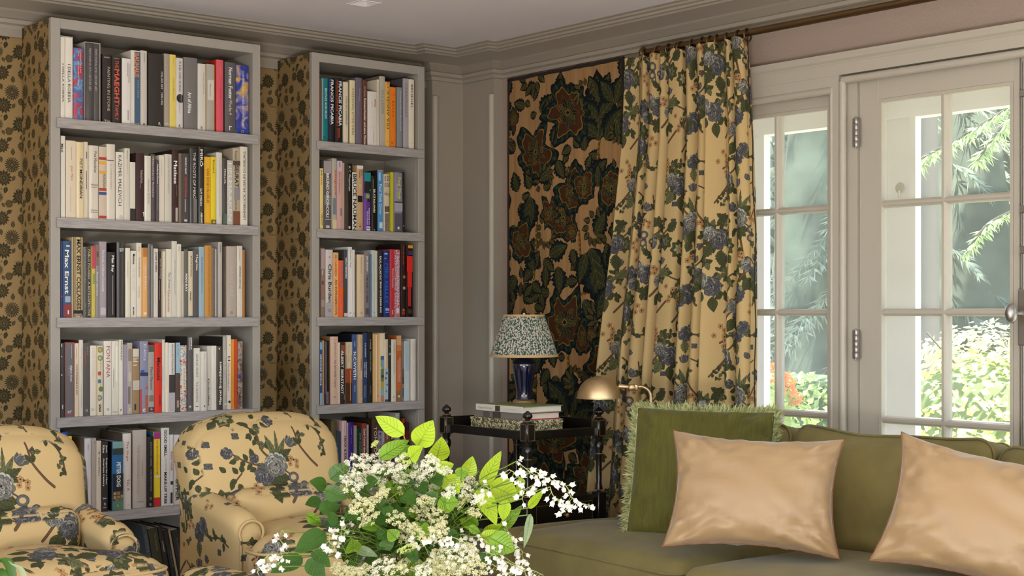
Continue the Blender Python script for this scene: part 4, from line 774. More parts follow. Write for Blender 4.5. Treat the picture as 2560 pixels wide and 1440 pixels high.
BOOKS['narrow', 1] = (780, 380, .15969, '''
124 176 255 eed98a|pale yellow book with red text|!R+B@285,370,4a3c24,.4,.4|!TICKLISH@390,515,d8642c,.4,.36|CONCRETE@880,1130,d8843c,.3,.26|!TIGER WOOD@960,1150,3a3020,.6,.26
180 298 138 5a5452|grey photo book, bold white capitals|#180,298,138,335,a59a9c|!BRUNO GIRONCOLI@335,1022,f2f0ee,.5,.38|#215,290,400,640,7a7472|#190,290,680,830,86807e|#200,290,1050,1060,c8c4c2|#215,270,1150,1190,c8c4c2
308 386 100 b8b2a5 g|tall silvery book, red-orange word|!neograms@290,680,e05a34,.62,.5|#315,375,720,980,7a8288|#308,386,1060,1205,d8c89a
389 468 138 d3aaa8|pink book, black name|Ilya Kabakov@320,658,4a3c40,.45,.3|#389,468,138,300,d2c0cc|#425,440,160,240,7a6a74|#440,468,880,1000,8a7c88
474 508 170 c8a890|thin salmon book|#480,484,180,1200,b08c74
515 628 175 2a2420 g|black glossy book, white title at top|H. C. Westermann@220,612,e6e2dc,.6,.3|#540,548,200,1215,6a625c|#565,595,1160,1200,c8c4be
633 698 320 e3e0d8|white book filled by tall black capitals|!BRUCE NAUMAN@345,1232,2c2926,.5,.8
702 797 212 c8a878|cardboard-brown book with black square|#702,797,212,265,e6e4e0|Bruce@290,370,4a3c28,.75,.24|Nauman@290,410,4a3c28,.45,.24|The True@500,570,e6d8c0,.65,.16|Artist@500,570,e6d8c0,.45,.16|#712,785,685,785,1c1410|#710,790,1125,1128,8a6c44|O750,1165,18,8a6c44
806 916 320 6a3f96 g|purple and teal book with green splash|#806,916,320,470,1f8f96|#806,916,460,640,1a221f|O860,690,38,6ab83c|O880,760,26,2a2030|#895,916,580,605,3aa060|!Disappearing Acts@880,1142,f0ecf4,.72,.2|!Bruce Nauman@930,1142,e0d8ec,.45,.18|#840,908,1165,1185,e8e4ee|#840,908,1198,1228,e8e4ee
930 1018 370 1f1a17 g|black book, cream bold capitals|!BRUCE NAUMAN@580,948,eee6b8,.45,.36|#950,960,425,570,8a847a|=b@1215,26,c8c4bc
1030 1110 285 4f92c8 L=2a1a14|sky-blue book, white title|Paul Thek@508,788,eef4f8,.5,.5|Diver@822,982,eef4f8,.5,.44|#1040,1070,320,450,a8cce8|#1050,1100,1100,1190,c0d8ec|#1030,1110,285,298,d8a878
1114 1213 345 cfc0a8|beige book printed with large letters|=e ar@415,80,6a584a,.5|=st me@510,75,6a584a,.5|=ble g@660,80,6a584a,.5|#1125,1200,850,940,4a3c30|#1130,1195,960,1240,6a5e50|#1160,1166,680,1240,e8e0d0
1226 1274 318 c9c51e|chartreuse book|#1230,1233,325,1245,b0ac18
1279 1413 322 8a8698|violet-grey photo book, chartreuse title|#1279,1413,775,800,4a4650|#1279,1413,800,930,a8a4ae|#1279,1413,960,1250,5a5662|!Paul Thek@395,752,d8da4c,.62,.3|Artist's Artist@500,720,e8e6ee,.32,.12|#1330,1360,1170,1210,e0dee6
1416 1448 312 1c1917|black book, last on the right|#1420,1432,1150,1165,e0dcd8
''')
BOOKS['narrow', 2] = (780, 590, .15969, '''
132 203 190 8f7a70|brown photo book with maroon edges|#132,136,190,1260,6a2c24|#199,203,190,1260,6a2c24|#136,199,200,520,b0a0a0|!Evans@540,610,e8e0dc,.45,.3|#140,196,650,960,9a7c6c|#150,180,700,760,5f4a40|#140,196,1000,1110,a8968a
215 326 215 d5ccc6|pale book with large black name|!Chris Burden@440,1042,25211f,.55,.46|#215,326,1045,1262,b0a8aa|#258,285,318,348,d8887c|O272,1168,24,3a3634|O272,1168,17,b0a8aa
332 414 258 e8b878|apricot book with rust capitals|!AL HANSEN@290,622,d0582c,.45,.42|!AN INTROSPECTIVE@680,1236,8a4a28,.5,.42
418 493 382 f0641e|orange book, blue capitals|!KIENHOLZ@410,798,3f86c8,.5,.5|#440,465,980,1060,c86a78|#440,465,1095,1210,c86a78
500 555 215 45474a|charcoal book, white capitals|!WEATHERFORD@335,668,f0eeec,.55,.46|#500,555,1205,1262,dad6d2
558 627 170 e6e3e0|tall white book, black name at top|Charles Ray@215,497,3a3634,.55,.4|#570,612,1195,1218,b8b4b2
629 672 215 e2dfd8|slim white book|#648,653,330,880,c0bab2|#632,668,1200,1222,c0bcb8
708 818 290 dcc8a6 L=b09a78|broad tan book, tiny dark text|RICHARD JACKSON@330,588,6a5a44,.5,.14|Ain't Painting@690,880,8a7a60,.45,.1|O770,1205,20,b8a484
822 893 245 8f8488|mauve-grey book, white and black capitals|!JIM SHAW@310,557,f0eeee,.5,.44|!THE END IS HERE@600,1047,3a3436,.55,.42|#835,885,1130,1230,5a5254
897 914 285 6a7a90|thin blue-grey book|#900,910,600,700,4a6a9a
917 990 222 c3d0cc|pale sea-green book|#945,950,370,520,94a4a0|KATHARINA WULFF@570,885,94a4a0,.6,.16|O968,1195,9,7a8c88
995 1024 232 ddd3bd|thin cream book beside the black one|#1008,1011,260,1200,c0b499
1030 1105 235 33291f|black book filled by white capitals|!PAUL McCARTHY@315,700,f4f0e8,.5,.4|!BRAIN BOX DREAM BOX@715,1205,f4f0e8,.55,.36
1120 1210 228 12357f|deep blue book, brighter blue capitals|!MIKE KELLEY@430,1062,2f6ad0,.5,.56|#1130,1180,265,290,a8c0e8|#1130,1160,345,355,a8c0e8|#1145,1205,1130,1170,8aa8d8|#1145,1200,1190,1200,8aa8d8
1224 1290 208 c23a44 g|crimson book|!Richard Hawkins@510,810,f0d8d4,.6,.24|!MoMA@1160,1230,f0d8d4,.5,.3
1297 1376 215 b06a70 pat=confetti|red and blue confetti-patterned book|!RESTORATIVE SCULPTURE@320,1080,c8d4ec,.5,.4|#1310,1365,262,275,e8e0dc|#1310,1360,1130,1200,e0d4d0
1390 1464 120 2a1814|tall dark book with red script|!Paul McCarthy@150,455,d8402c,.5,.34|O1440,640,26,9a6a50|O1440,815,26,c89088|O1430,1160,24,a8683c|#1405,1450,1190,1230,a83020
1478 1575 140 1f1614 g|black book with red beam, last on right|#1500,1575,145,192,f0a024|#1480,1570,315,560,e02c20|#1490,1560,560,800,d82a22|#1500,1545,800,1100,c0242a|#1485,1570,230,300,4a2a58|O1525,1180,42,4a2e20
''')
BOOKS['narrow', 3] = (780, 810, .15969, '''
122 160 285 2a4a88|blue book cut by the left stile|#122,160,285,400,7fb0d8|!GEORGE SEGAL@470,972,f4f2ee,.4,.6|#122,160,1080,1268,8fb4dc
165 190 260 c8a878|thin buff book|#177,180,270,1250,a88a5c
196 262 262 2b2226 g|dark glossy book, mauve corner|#212,220,280,1100,a89ca4|#215,260,1060,1250,6f5a70
290 408 198 d8b8a0 L=a8825c|thick pinkish-beige book|The Art of Bill Traylor@553,1002,4a3a30,.55,.3|BETWEEN WORLDS@295,512,7a6454,.55,.13|=P@1150,34,4a3a30,.6|#325,375,243,246,8a705c
412 432 290 e0d6c4|thin white book beside dark one|#420,423,300,1240,c4b8a4
436 512 290 2d2320|near-black book, white capitals, brown picture|#450,510,330,480,8f4c36|!ALBERT BIERSTADT@415,1097,f4f0ea,.45,.5|AMON@1100,1185,d0c8be,.85,.16
518 626 282 8a5a38|landscape-painted book, sunset brown|#518,626,282,480,c8b898|#518,626,480,700,b89a78|#545,600,285,690,d0c6ae|#518,626,700,920,96482a|#518,626,920,1240,4a2a1c|Thomas Cole@320,600,7a6a54,.5,.2|#590,600,720,1200,c8a068
632 700 165 35558a L=0e1420|blue cloth book, white capitals|!N.C.WYETH@435,867,eef0f4,.5,.6|ALLEN@270,350,d0d6e0,.5,.28|CROWN@960,1060,d0d6e0,.5,.28
706 793 165 cdb08a g|tan book, dark and white capitals|!WARHOL'S@545,722,3a2c1c,.62,.24|!WORLD@735,857,f4eee2,.62,.24|#752,758,215,305,7a6448|#745,790,1168,1172,f0e6d4
797 868 140 2a3f68 L=12141a|navy book, small white capitals|!SUN GARDENS@295,522,d8deea,.5,.26|!CYANOTYPES BY@590,848,d8deea,.7,.24|!ANNA ATKINS@600,826,d8deea,.35,.24|#815,821,960,1150,9aa6bc|#835,841,955,1160,9aa6bc
882 943 125 1c1c18|tall black book, small white capitals|!AL TAYLOR@240,392,d8d4c8,.5,.26|Pet Stains and Puddles@435,738,c8c4b8,.55,.26|STEIDL@960,1110,a8a49a,.5,.18
952 1055 155 d8b078 g|tan book in clear glossy jacket|#995,1008,170,1210,f0e4cc|#1025,1050,225,228,8a6434|#1010,1048,940,943,8a6434|#1010,1048,975,978,8a6434|#1020,1048,1115,1140,b88a50
1062 1124 145 e3d6b8|abstract-painted book, cream top|#1062,1124,500,560,4a6a90|#1062,1085,560,680,8a9a60|#1085,1124,560,700,7aa0b8|#1062,1124,700,900,6a7a4c|O1100,820,24,2c3c5c|#1062,1124,900,1010,b0a050|#1062,1124,1010,1120,8aa8b0|#1062,1124,1120,1215,b0806a
1130 1190 140 e0d2b4 g|book with cream label over blue painting|#1130,1190,140,238,2c2622|THE PORTABLE@260,690,b09c7c,.6,.4|#1130,1190,695,1215,a8bcc8|O1165,770,20,3a5a90|O1150,850,18,3a5a90|O1172,950,16,4a6a9a|O1160,1050,18,5a8ab0|#1130,1190,1180,1215,3a4450
1195 1238 240 2c2a2c|dark photo book|O1218,350,16,6a6a70|#1200,1235,450,490,8a8a90
1241 1317 240 dcd6c4|cream book, faint capitals|FREDERICK LAW OLMSTED@290,775,a39c88,.55,.3|=R@1145,30,5a5448
1321 1394 180 c8642c|orange sunset-gradient book, white title|#1321,1394,180,330,dcab7c|#1321,1394,330,420,d08448|!AMERICAN SUBLIME@520,907,f4e4d4,.7,.22|#1340,1348,560,900,f0d8c4|#1321,1394,1050,1195,8a6c44|O1358,1132,18,e8dccc
1397 1437 270 8a7a68|brown photo book|#1397,1437,700,830,5a4a3c|#1397,1437,830,940,3a342e|#1397,1437,1000,1150,3a5a80
1441 1525 268 c8d6da|pale blue and white book|#1450,1515,285,740,b0c8d4|#1450,1515,780,1160,c4d2d6
1553 1624 232 e3ddd2|white book, last on the right|C. R. ASHBEE@320,560,cfc8bc,.5,.3|Arts and Crafts@640,860,cfc8bc,.5,.24
''')
BOOKS['narrow', 4] = (780, 1020, .13194, '''
365 462 240 5c5030|olive book beside the armchair back|#380,390,300,700,6a5e3c
470 548 445 2a3a4a|dark blue book behind the armchair edge|#500,510,500,800,3a4c60
556 655 243 d8b8b4|pale pink book, black capitals|!NEAR & FAR@530,1012,3a2c2c,.62,.42|#605,612,270,470,b89894
663 686 280 c8b8b8|thin lilac book|#672,675,300,1300,a89898
690 785 270 3f2585 g|purple book, white lettering|!dalal@845,965,e8e0f4,.5,.5|#730,738,365,510,a898d0|#730,736,545,680,8a78b8
791 850 335 a09a88|grey-green book|STEIDL@780,1010,c8c4b4,.4,.3
856 945 375 1e3328 g|dark green book, speckled edge|!JOHN SINGLETON@470,900,7ab08c,.5,.3|#925,945,380,850,4a5a50
951 1033 295 8a3a2a|brick-red book, white title|!Dutch Colonial Homes@395,885,f0e0d4,.5,.46
1037 1075 315 9a9490|slim grey book, pale capitals|!FINNISH SCHEFFER@330,880,d0ccc8,.5,.6
1142 1243 210 4f3522 L=3a2818|tall brown book, ivory capitals|TONY DUQUETTE@355,1420,f0e4d0,.5,.6
1250 1308 430 9a90a0|violet-grey book by the big leaf|O1280,490,22,4a4450|O1285,600,22,6a6474|!BOB@700,800,6a2c30,.5,.5
1312 1380 440 a5a0ac|grey book, pale capitals, behind big leaf|!CASTAING@470,640,dcd8e0,.5,.4
1386 1482 440 8a5a3a|tan-brown book behind big leaf|!Knut@470,590,e8d8c4,.4,.36
1488 1548 440 5a4030|brown book, white letters, behind big leaf|!KE@490,590,f0e8e0,.5,.6
1586 1660 90 b0aca8|tallest grey book above the big leaf|#1600,1640,140,150,d8d4d0
1667 1750 190 2a1614|black book with red bands|#1700,1750,200,290,b83020|#1720,1750,470,600,a02c20
1757 1840 280 3a1216|dark red book, last on the right|#1765,1830,430,620,b02620|!RED@440,600,3a1216,.5,.6
''')
ORD = 'first second third fourth fifth sixth seventh eighth ninth tenth eleventh twelfth thirteenth fourteenth fifteenth sixteenth seventeenth eighteenth nineteenth twentieth'.split()
ORD += ['twenty-'+w_ for w_ in ORD[:9]]+['thirtieth']+['thirty-'+w_ for w_ in ORD[:9]]
SHELF = ['top shelf', 'second shelf', 'third shelf', 'fourth shelf', 'fifth shelf', 'bottom shelf']
_bm = {}
BK = 1.04
def bookmat(col, gloss, pat):
    key = (col, gloss, pat)
    if key in _bm: return _bm[key]
    kw = dict(rough=.22, coat=.5) if gloss else dict(rough=.55)
    if gloss: kw['bump'] = (26, .35, (1, 1, .35))
    m = mat('book_cover_'+col, col, k=BK, **kw)
    if pat:
        t = m.node_tree; b = t.nodes['Principled BSDF']; tc = t.nodes.new('ShaderNodeTexCoord'); n = t.nodes.new('ShaderNodeTexNoise')
        t.links.new(tc.outputs['Object'], n.inputs[0]); rp = t.nodes.new('ShaderNodeValToRGB'); e_ = rp.color_ramp.elements
        sets = dict(marble=(28, 2.5, ['b03038', 'c04048', '3a66a8', '7aa0c8', '2a4a90']), rays=(20, 1.5, ['2a348c', '4048a8', '7a7ab0', 'c8a050', 'e0b040']), doodle=(85, 1, ['c84434', 'e4dcc8', 'e4dcc8', '3a80b0', 'e4dcc8', '2a2420']),
                    collage=(30, 3, ['3a2e28', '8a7468', 'b09c90', '5a4a42', 'c8b4a8']), confetti=(150, 1, ['c03c34', 'c84a40', 'd8d0d4', '4a6ab0', 'b03038']))[pat]
        n.inputs['Scale'].default_value = sets[0]; n.inputs['Detail'].default_value = sets[1]; n.inputs['Distortion'].default_value = 1.2
        rp.color_ramp.interpolation = 'CONSTANT' if pat in ('doodle', 'confetti') else 'LINEAR'
        while len(e_) < len(sets[2]): e_.new(.5)
        for i, c_ in enumerate(sets[2]): e_[i].position = .32+.36*i/(len(sets[2])-1); e_[i].color = lin(c_, BK)
        t.links.new(n.outputs[0], rp.inputs[0]); t.links.new(rp.outputs[0], b.inputs['Base Color'])
    _bm[key] = m; return m
def inkmat(col):
    if ('ink', col) not in _bm: _bm['ink', col] = mat('ink_'+col, col, .5, k=BK)
    return _bm['ink', col]
PAGES = mat('page_edges', 'd8ccb2', .9, bump=(900, .4, (1, .02, .02)), k=1.1)
# lettering: all text shapes first, converted together
texts = {}
for (_, _, _, tb) in [(0, 0, 0, v[3]) for v in BOOKS.values()]:
    for ln in tb.strip().split('\n'):
        for mk in ln.split('|')[2:]:
            if '@' in mk and mk[0] not in '#O' or mk.startswith('OF '): texts[(mk.split('@')[0].lstrip('^!='), '!' in mk.split('@')[0][:3])] = None
EXTRA_TEXT = [('Beatrix Farrand', False), ('Garden Landscapes', False)]
for e_ in EXTRA_TEXT: texts[e_] = None
tmp = []
for (s_, bold) in texts:
    cu = bpy.data.curves.new('lettering', 'FONT'); cu.body = s_; cu.resolution_u = 2
    if bold: cu.offset = .022
    o = bpy.data.objects.new('lettering', cu); COL.objects.link(o); tmp.append((s_, bold, o))
bpy.context.view_layer.update(); dg = bpy.context.evaluated_depsgraph_get()
for s_, bold, o in tmp:
    me = bpy.data.meshes.new_from_object(o.evaluated_get(dg)); n = len(me.vertices); co = np.empty(n*3); me.vertices.foreach_get('co', co); co = co.reshape(-1, 3)
    texts[s_, bold] = (co, [tuple(p.vertices) for p in me.polygons]); bpy.data.meshes.remove(me)
for s_, bold, o in tmp: cu = o.data; bpy.data.objects.remove(o); bpy.data.curves.remove(cu)
def lettering(s_, bold, cx, cz, length, height, y, mode, ink, parent, name='lettering'):
    """mode: 'down', 'up' (along the spine) or 'level'; drawn on the plane y facing -y"""
    co, fs = texts[s_, bold]; mn = co.min(0); mx = co.max(0); w_ = max(1e-6, mx[0]-mn[0]); h_ = max(1e-6, mx[1]-mn[1])
    u = (co[:, 0]-(mn[0]+mx[0])/2)/w_*length; v = (co[:, 1]-(mn[1]+mx[1])/2)/h_*height
    if mode == 'down': X, Zz = v, -u
    elif mode == 'up': X, Zz = -v, u
    else: X, Zz = u, v
    mb = MB(); mb.v = [(cx+a, y, cz+b_) for a, b_ in zip(X, Zz)]; mb.f = fs; o = mb.build(name, inkmat(ink), parent, recalc=False)
    return o
def disc(mb, cx, cz, r, y, n=20, x0=-9, x1=9):
    mb.add([(min(x1, max(x0, cx+r*math.cos(2*math.pi*i/n))), y, cz+r*math.sin(2*math.pi*i/n)) for i in range(n)], [tuple(range(n))]); return mb
def book(xl, xr, ybk, yfr, z0, z1, col, gloss, pat, left, label, group, tilt=0, name='book'):
    """a book standing with its spine towards -y; returns the Empty at the foot of its spine"""
    w_, d_, h_ = xr-xl, ybk-yfr, z1-z0; cxm = (xl+xr)/2
    e = empty(name, (cxm, yfr, z0), 0, label, 'book', group); e.rotation_euler = (0, R_(-tilt), 0)
    q = w_/2; bu = min(.002, w_*.06); c_ = bookmat(col, gloss, pat); tb = min(.0025, w_*.14)
    mb = MB(); N = 6; prof_ = [(-q+w_*i/N, -bu*(1-(2*i/N-1)**2)+.0006) for i in range(N+1)]
    ring = prof_+[(q, .006), (-q, .006)]
    n = len(ring); mb.add([(a, b_, 0) for a, b_ in ring]+[(a, b_, h_) for a, b_ in ring], [(i, (i+1) % n, n+(i+1) % n, n+i) for i in range(n)]+[tuple(range(n))[::-1], tuple(range(n, 2*n))])
    if not left: mb.box((-q, .006, 0), (-q+tb, d_, h_))
    mb.box((q-tb, .006, 0), (q, d_, h_)); mb.build('cover', c_, e, smooth=30)
    if left: MB().box((-q, .006, 0), (-q+tb, d_, h_)).build('front_board', bookmat(left, False, None), e)
    MB().box((-q+tb, .006, .003), (q-tb, d_-.004, h_-.003)).build('page_block', PAGES, e)
    return e, -bu-.0002, h_
gb = random.Random(4)
nb = 0
for (case, si), (ox, oy, sc, tb) in BOOKS.items():
    z0 = SH[si]+.0004; last = -9; rows = tb.strip().split('\n')
    for bi, ln in enumerate(rows):
        f = ln.split('|'); a = f[0].split(); opt = dict(x.split('=') for x in a[4:] if '=' in x); gloss = 'g' in a[4:]
        yf = DF+.004+gb.uniform(.001, .016) if 's' not in opt else DF+.002
        pl, pr, pt_ = ox+float(a[0])*sc, ox+float(a[1])*sc, oy+float(a[2])*sc
        X = lambda px: xy(px, yf)
        Zf = lambda px, py: H+(HY-py)/FPX*(yf/ray(px).y)
        xl, xr = X(pl), X(pr); zt = Zf((pl+pr)/2, pt_); tilt = float(opt.get('t', 0)); sh = 0
        if tilt: sh = (zt-z0)*math.tan(R_(tilt)); h_t = (zt-z0)/math.cos(R_(tilt))-(xr-xl)*.5*math.sin(R_(tilt))
        xl = max(xl, last+.0006); xr = max(xr, xl+.006); last = xr
        case_i = CASES[0 if case == 'wide' else 1]; xl = max(xl, case_i[2]+.0006); xr = max(xr, xl+.004)
        dep = min(DB-.032, yf+gb.uniform(.17, .235)) if zt-z0 > .2 else yf+.17
        lab = f'{f[1]}, {ORD[bi]} from left, {SHELF[si]}, {case} bookcase'
        zl = z0+((xr-xl)*.5+.003)*math.sin(R_(tilt)); e, yo, h_ = book(xl+sh, xr+sh, dep, yf, zl, zl+(h_t if tilt else zt-z0), a[3], gloss, opt.get('pat'), opt.get('L'), lab, f'books on the {SHELF[si]} of the {case} bookcase', tilt); nb += 1
        wid = xr-xl; cm = (xl+xr)/2; pm = (pl+pr)/2
        for k, mk in enumerate(f[2:]):
            if mk[0] == '#' or (mk[0] == 'O' and '@' not in mk):
                v = mk[1:].split(','); mb = MB(); yk = yo-.00002*k
                if mk[0] == '#':
                    fx = lambda t: ((float(t)*sc+ox)-pl)/(pr-pl)*wid-wid/2
                    za, zb = (Zf(pm, oy+float(t)*sc)-z0 for t in (v[3], v[2])); x0, x1 = max(-wid/2+.0003, fx(v[0])), min(wid/2-.0003, fx(v[1])); za = max(za, .0004); zb = min(zb, h_-.0004)
                    mb.add([(x0, yk, za), (x1, yk, za), (x1, yk, zb), (x0, yk, zb)], [(0, 1, 2, 3)]); nm = 'spine_panel' if (x1-x0) > .005 else 'spine_line'  # printed blocks, plus pale gloss streaks painted on shiny jackets
                else:
                    cz = Zf(pm, oy+float(v[1])*sc)-z0; r_ = float(v[2])*sc/FPX*(yf/ray(pm).y); cx_ = ((float(v[0])*sc+ox)-pl)/(pr-pl)*wid-wid/2
                    disc(mb, cx_, cz, r_, yk, 18, -wid/2+.0003, wid/2-.0003); nm = 'printed_disc'
                mb.build(nm, inkmat(v[-1]), e, recalc=False); continue
            s_, sp = mk.split('@'); v = sp.split(','); pre = s_[:len(s_)-len(s_.lstrip('^!='))]; s_ = s_.lstrip('^!='); yk = yo-.0005-.00002*k
            if '=' in pre:
                hh = float(v[1])*sc/FPX*(yf/ray(pm).y); co, _ = texts[s_, '!' in pre]; ext = co.max(0)-co.min(0); ln_ = min(hh*ext[0]/max(ext[1], 1e-6), wid*.92)
                lettering(s_, '!' in pre, (float(v[3])-.5)*wid*.6 if len(v) > 3 else 0, Zf(pm, oy+float(v[0])*sc)-z0, ln_, hh, yk, 'level', v[2], e)
            else:
                za, zb = (Zf(pm, oy+float(t)*sc)-z0 for t in (v[1], v[0])); xc = float(v[3]) if len(v) > 3 else .5; hf = float(v[4]) if len(v) > 4 else .5
                lettering(s_, '!' in pre, (xc-.5)*wid, (za+zb)/2, zb-za, hf*wid, yk, 'up' if '^' in pre else 'down', v[2], e)
def slipcase(px0, px1, pyt, col, label):
    yf = DF+.03; xl, xr = xy(px0, DF+.004), xy(px1, DF+.004); z0 = SH[0]; z1 = H+(HY-pyt)/FPX*(yf/ray(px0).y); w_ = xr-xl; h_ = z1-z0; d_ = .235; c_ = mat('slipcase_card', col, .7, k=BK)
    e = empty('slipcase', ((xl+xr)/2, yf, z0), 0, label, 'slipcase')
    MB().box((w_/2-.002, -.02, .0004), (w_/2, d_, h_)).build('side', c_, e); MB().box((-w_/2, -.02, h_-.002), (w_/2-.002, d_, h_)).build('top', c_, e)
    if px0 > 160: MB().box((-w_/2, -.02, .0004), (-w_/2+.002, d_, h_-.002)).build('side', c_, e)
slipcase(151, 183.4, 91.5, 'd8cfc0', 'cream card slipcase holding two cream volumes, left end of top shelf')
slipcase(213.5, 252.5, 106.5, 'b8b2ac', 'grey card slipcase holding two charcoal volumes on top shelf')
# ------------------------------------------------------------------ soft furnishing shapes
def cushion(hx, hy, hz, r, crown=(0, 0, 0), n=12, deform=None):
    """rounded, crowned cushion of half sizes hx hy hz"""
    mb = MB(); idx = {}; h = (hx, hy, hz); cr = crown
    s = [math.sin(math.pi/2*(-1+2*i/n))*.5+.5*(-1+2*i/n) for i in range(n+1)]
    def vert(p):
        key = tuple(round(c, 5) for c in p)
        if key in idx: return idx[key]
        q = [max(-(h[i]-r), min(h[i]-r, p[i]*h[i])) for i in range(3)]; d = Vector([p[i]*h[i]-q[i] for i in range(3)])
        v = Vector(q)+(d.normalized()*r if d.length > 1e-9 else d)
        for i in range(3):
            a, b_ = p[(i+1) % 3], p[(i+2) % 3]; v[i] += cr[i]*p[i]*(1-a*a)*(1-b_*b_)
        if deform: v = deform(v, p)
        idx[key] = len(mb.v); mb.v.append(tuple(v)); return idx[key]
    for ax in range(3):
        for sg in (-1, 1):
            for i in range(n):
                for j in range(n):
                    f = []
                    for (a, b_) in ((i, j), (i+1, j), (i+1, j+1), (i, j+1)):
                        p = [0, 0, 0]; p[ax] = sg; p[(ax+1) % 3] = s[a]; p[(ax+2) % 3] = s[b_]; f.append(vert(p))
                    mb.f.append(tuple(f if sg > 0 else f[::-1]))
    return mb
def rim(hx, hy, z, r, ins=.0, n=7, deform=None, k=.45):
    """closed path round a rounded rectangle at height z"""
    pts = []
    for qx, qy, a0 in ((1, 1, 0), (-1, 1, 90), (-1, -1, 180), (1, -1, 270)):
        for i in range(n):
            a = R_(a0+90*i/(n-1)); pts.append(Vector((qx*(hx-r)+(r-ins)*math.cos(a), qy*(hy-r)+(r-ins)*math.sin(a), z)))
    out = []
    for i in range(len(pts)):
        a, b_ = pts[i], pts[(i+1) % len(pts)]; m = max(1, int((b_-a).length/.05))
        out += [a.lerp(b_, j/m) for j in range(m)]
    return [deform(v, Vector((v.x/hx, v.y/hy, z))) if deform else v for v in out]
def pillow(L, W, T, conc=.06, n=34, seed=0, wr=.020):
    mb = MB(); off = Vector((seed*3.1, seed*1.7, 0)); m = n+1
    for sd in (1, -1):
        b0 = len(mb.v)
        for j in range(m):
            for i in range(m):
                u, v = math.sin(math.pi/2*(2*i/n-1)), math.sin(math.pi/2*(2*j/n-1))
                x = L/2*u*(1-conc*(1-v*v)*abs(u)); y = W/2*v*(1-conc*1.3*(1-u*u)*abs(v))
                e = max(0, (1-u*u)*(1-v*v)); z = T/2*e**.40
                edge = (1-abs(u)) * (1-abs(v)); a = math.atan2(v, u)
                pk = (noise.noise(Vector((a*5.5, seed, sd*2.0)))+.8*noise.noise(Vector((a*13, seed+5, sd*2.0+(u*u+v*v)))))*min(1, (u*u+v*v)*.8)*min(1, e*9)
                cr_ = noise.noise(Vector((u*2.2+v*2.6, (u-v)*.7, seed+sd)))+.7*noise.noise(Vector((u*6-v*2, v*5+u*2, seed+sd+9)))*min(1, (u*u+v*v))
                z += wr*pk*1.5+wr*.8*cr_*min(1, e*5)
                mb.v.append((x, y, sd*z))
        for j in range(n):
            for i in range(n):
                q = (b0+j*m+i, b0+j*m+i+1, b0+(j+1)*m+i+1, b0+(j+1)*m+i); mb.f.append(q if sd > 0 else q[::-1])
    return mb
def edge_path(L, W, conc, n=28):
    pts = []
    for k in range(4):
        for i in range(n):
            t = -1+2*i/n; u, v = ((t, -1), (1, t), (-t, 1), (-1, -t))[k]
            pts.append(Vector((L/2*u*(1-conc*(1-v*v)*abs(u)), W/2*v*(1-conc*1.3*(1-u*u)*abs(v)), 0)))
    return pts
def frame_to(nrm, roll=0, lean=0):
    """axes for a pillow: local z faces nrm (horizontal), leaned back, rolled"""
    n_ = Vector(nrm).normalized(); up = Vector((0, 0, 1)); n2 = (n_*math.cos(lean)+up*math.sin(lean)).normalized()
    x = up.cross(n2).normalized(); y = n2.cross(x); R3 = Matrix((x, y, n2)).transposed()
    return (R3 @ Matrix.Rotation(roll, 3, 'Z')).to_euler()
CH = chintz_tile()
TILE = .66
# chair-space print: the bouquet sits in the middle of the backrest
M['chintz'] = printmat('chintz_linen', CH, (TILE, TILE), (.614, .5, .5-.684/TILE), .8, weave=700, k=.68)
CHD = chintz_tile(True)
M['chintz_dense'] = printmat('chintz_linen_full', CHD, (TILE, TILE), (.2, .35, .1), .8, weave=700, k=.66)
M['chintz_curtain'] = printmat('chintz_curtain_linen', CHD, (TILE, TILE), (.1, .2, 0), .75, uv=True, weave=700, k=.80, tr=.20)
M['crewel'] = printmat('crewelwork_on_linen', crewel_cloth(), (1, 1), (0, 0, 0), .9, uv=True, weave=420, k=.74)
t = M['crewel'].node_tree; b_ = t.nodes['Principled BSDF']; bp = t.nodes.new('ShaderNodeBump'); bp.inputs['Strength'].default_value = .6; bp.inputs['Distance'].default_value = .004; bp.invert = True
t.links.new([n for n in t.nodes if n.type == 'TEX_IMAGE'][0].outputs[0], bp.inputs['Height']); t.links.new(bp.outputs[0], b_.inputs['Normal'])
# ------------------------------------------------------------------ crewel hanging
ya, yb = onX(1273, 300, XW-.016).y, onX(1561, 300, XW-.016).y; zt = H+1.058; zb = zt-2.1
th = empty('wall_hanging', (XW-.012, (ya+yb)/2, zb), 0, 'crewel-embroidered linen hanging with dark scrolling leaves, on the wall', 'wall hanging')
nu, nv = 44, 90; mb = MB(); uv = []
wob = lambda u, v: .004*math.sin(u*19+v*3)+.003*math.sin(u*41+v*9)
for j in range(nv+1):
    for i in range(nu+1):
        u, v = i/nu, j/nv; mb.v.append((-.004-abs(wob(u, v)), (ya-yb)/2-(ya-yb)*u, v*2.1+.008*math.sin(u*9)*(v > .98))); uv.append((u, v))
mb.f = [(j*(nu+1)+i, j*(nu+1)+i+1, (j+1)*(nu+1)+i+1, (j+1)*(nu+1)+i) for j in range(nv) for i in range(nu)]
def uvmap(o, uv):
    l = o.data.uv_layers.new(name='UVMap'); ix = np.empty(len(o.data.loops), np.int32); o.data.loops.foreach_get('vertex_index', ix); l.data.foreach_set('uv', np.array(uv, np.float32)[ix].ravel())
o = mb.build('embroidered_cloth', M['crewel'], th, 180, recalc=False); uvmap(o, uv)
hw = (ya-yb)/2; M['braid'] = mat('dark_wool_braid', '2c2018', .95, bump=(260, .9))
bt = lambda a, b_: [Vector(a).lerp(Vector(b_), k/24)+Vector((rnd.uniform(-.001, .001), rnd.uniform(-.0012, .0012), rnd.uniform(-.0012, .0012))) for k in range(25)]
MB().tube(bt((-.008, hw, 2.1), (-.008, -hw, 2.1)), .008, 7).build('braid_edging', M['braid'], th, 180)
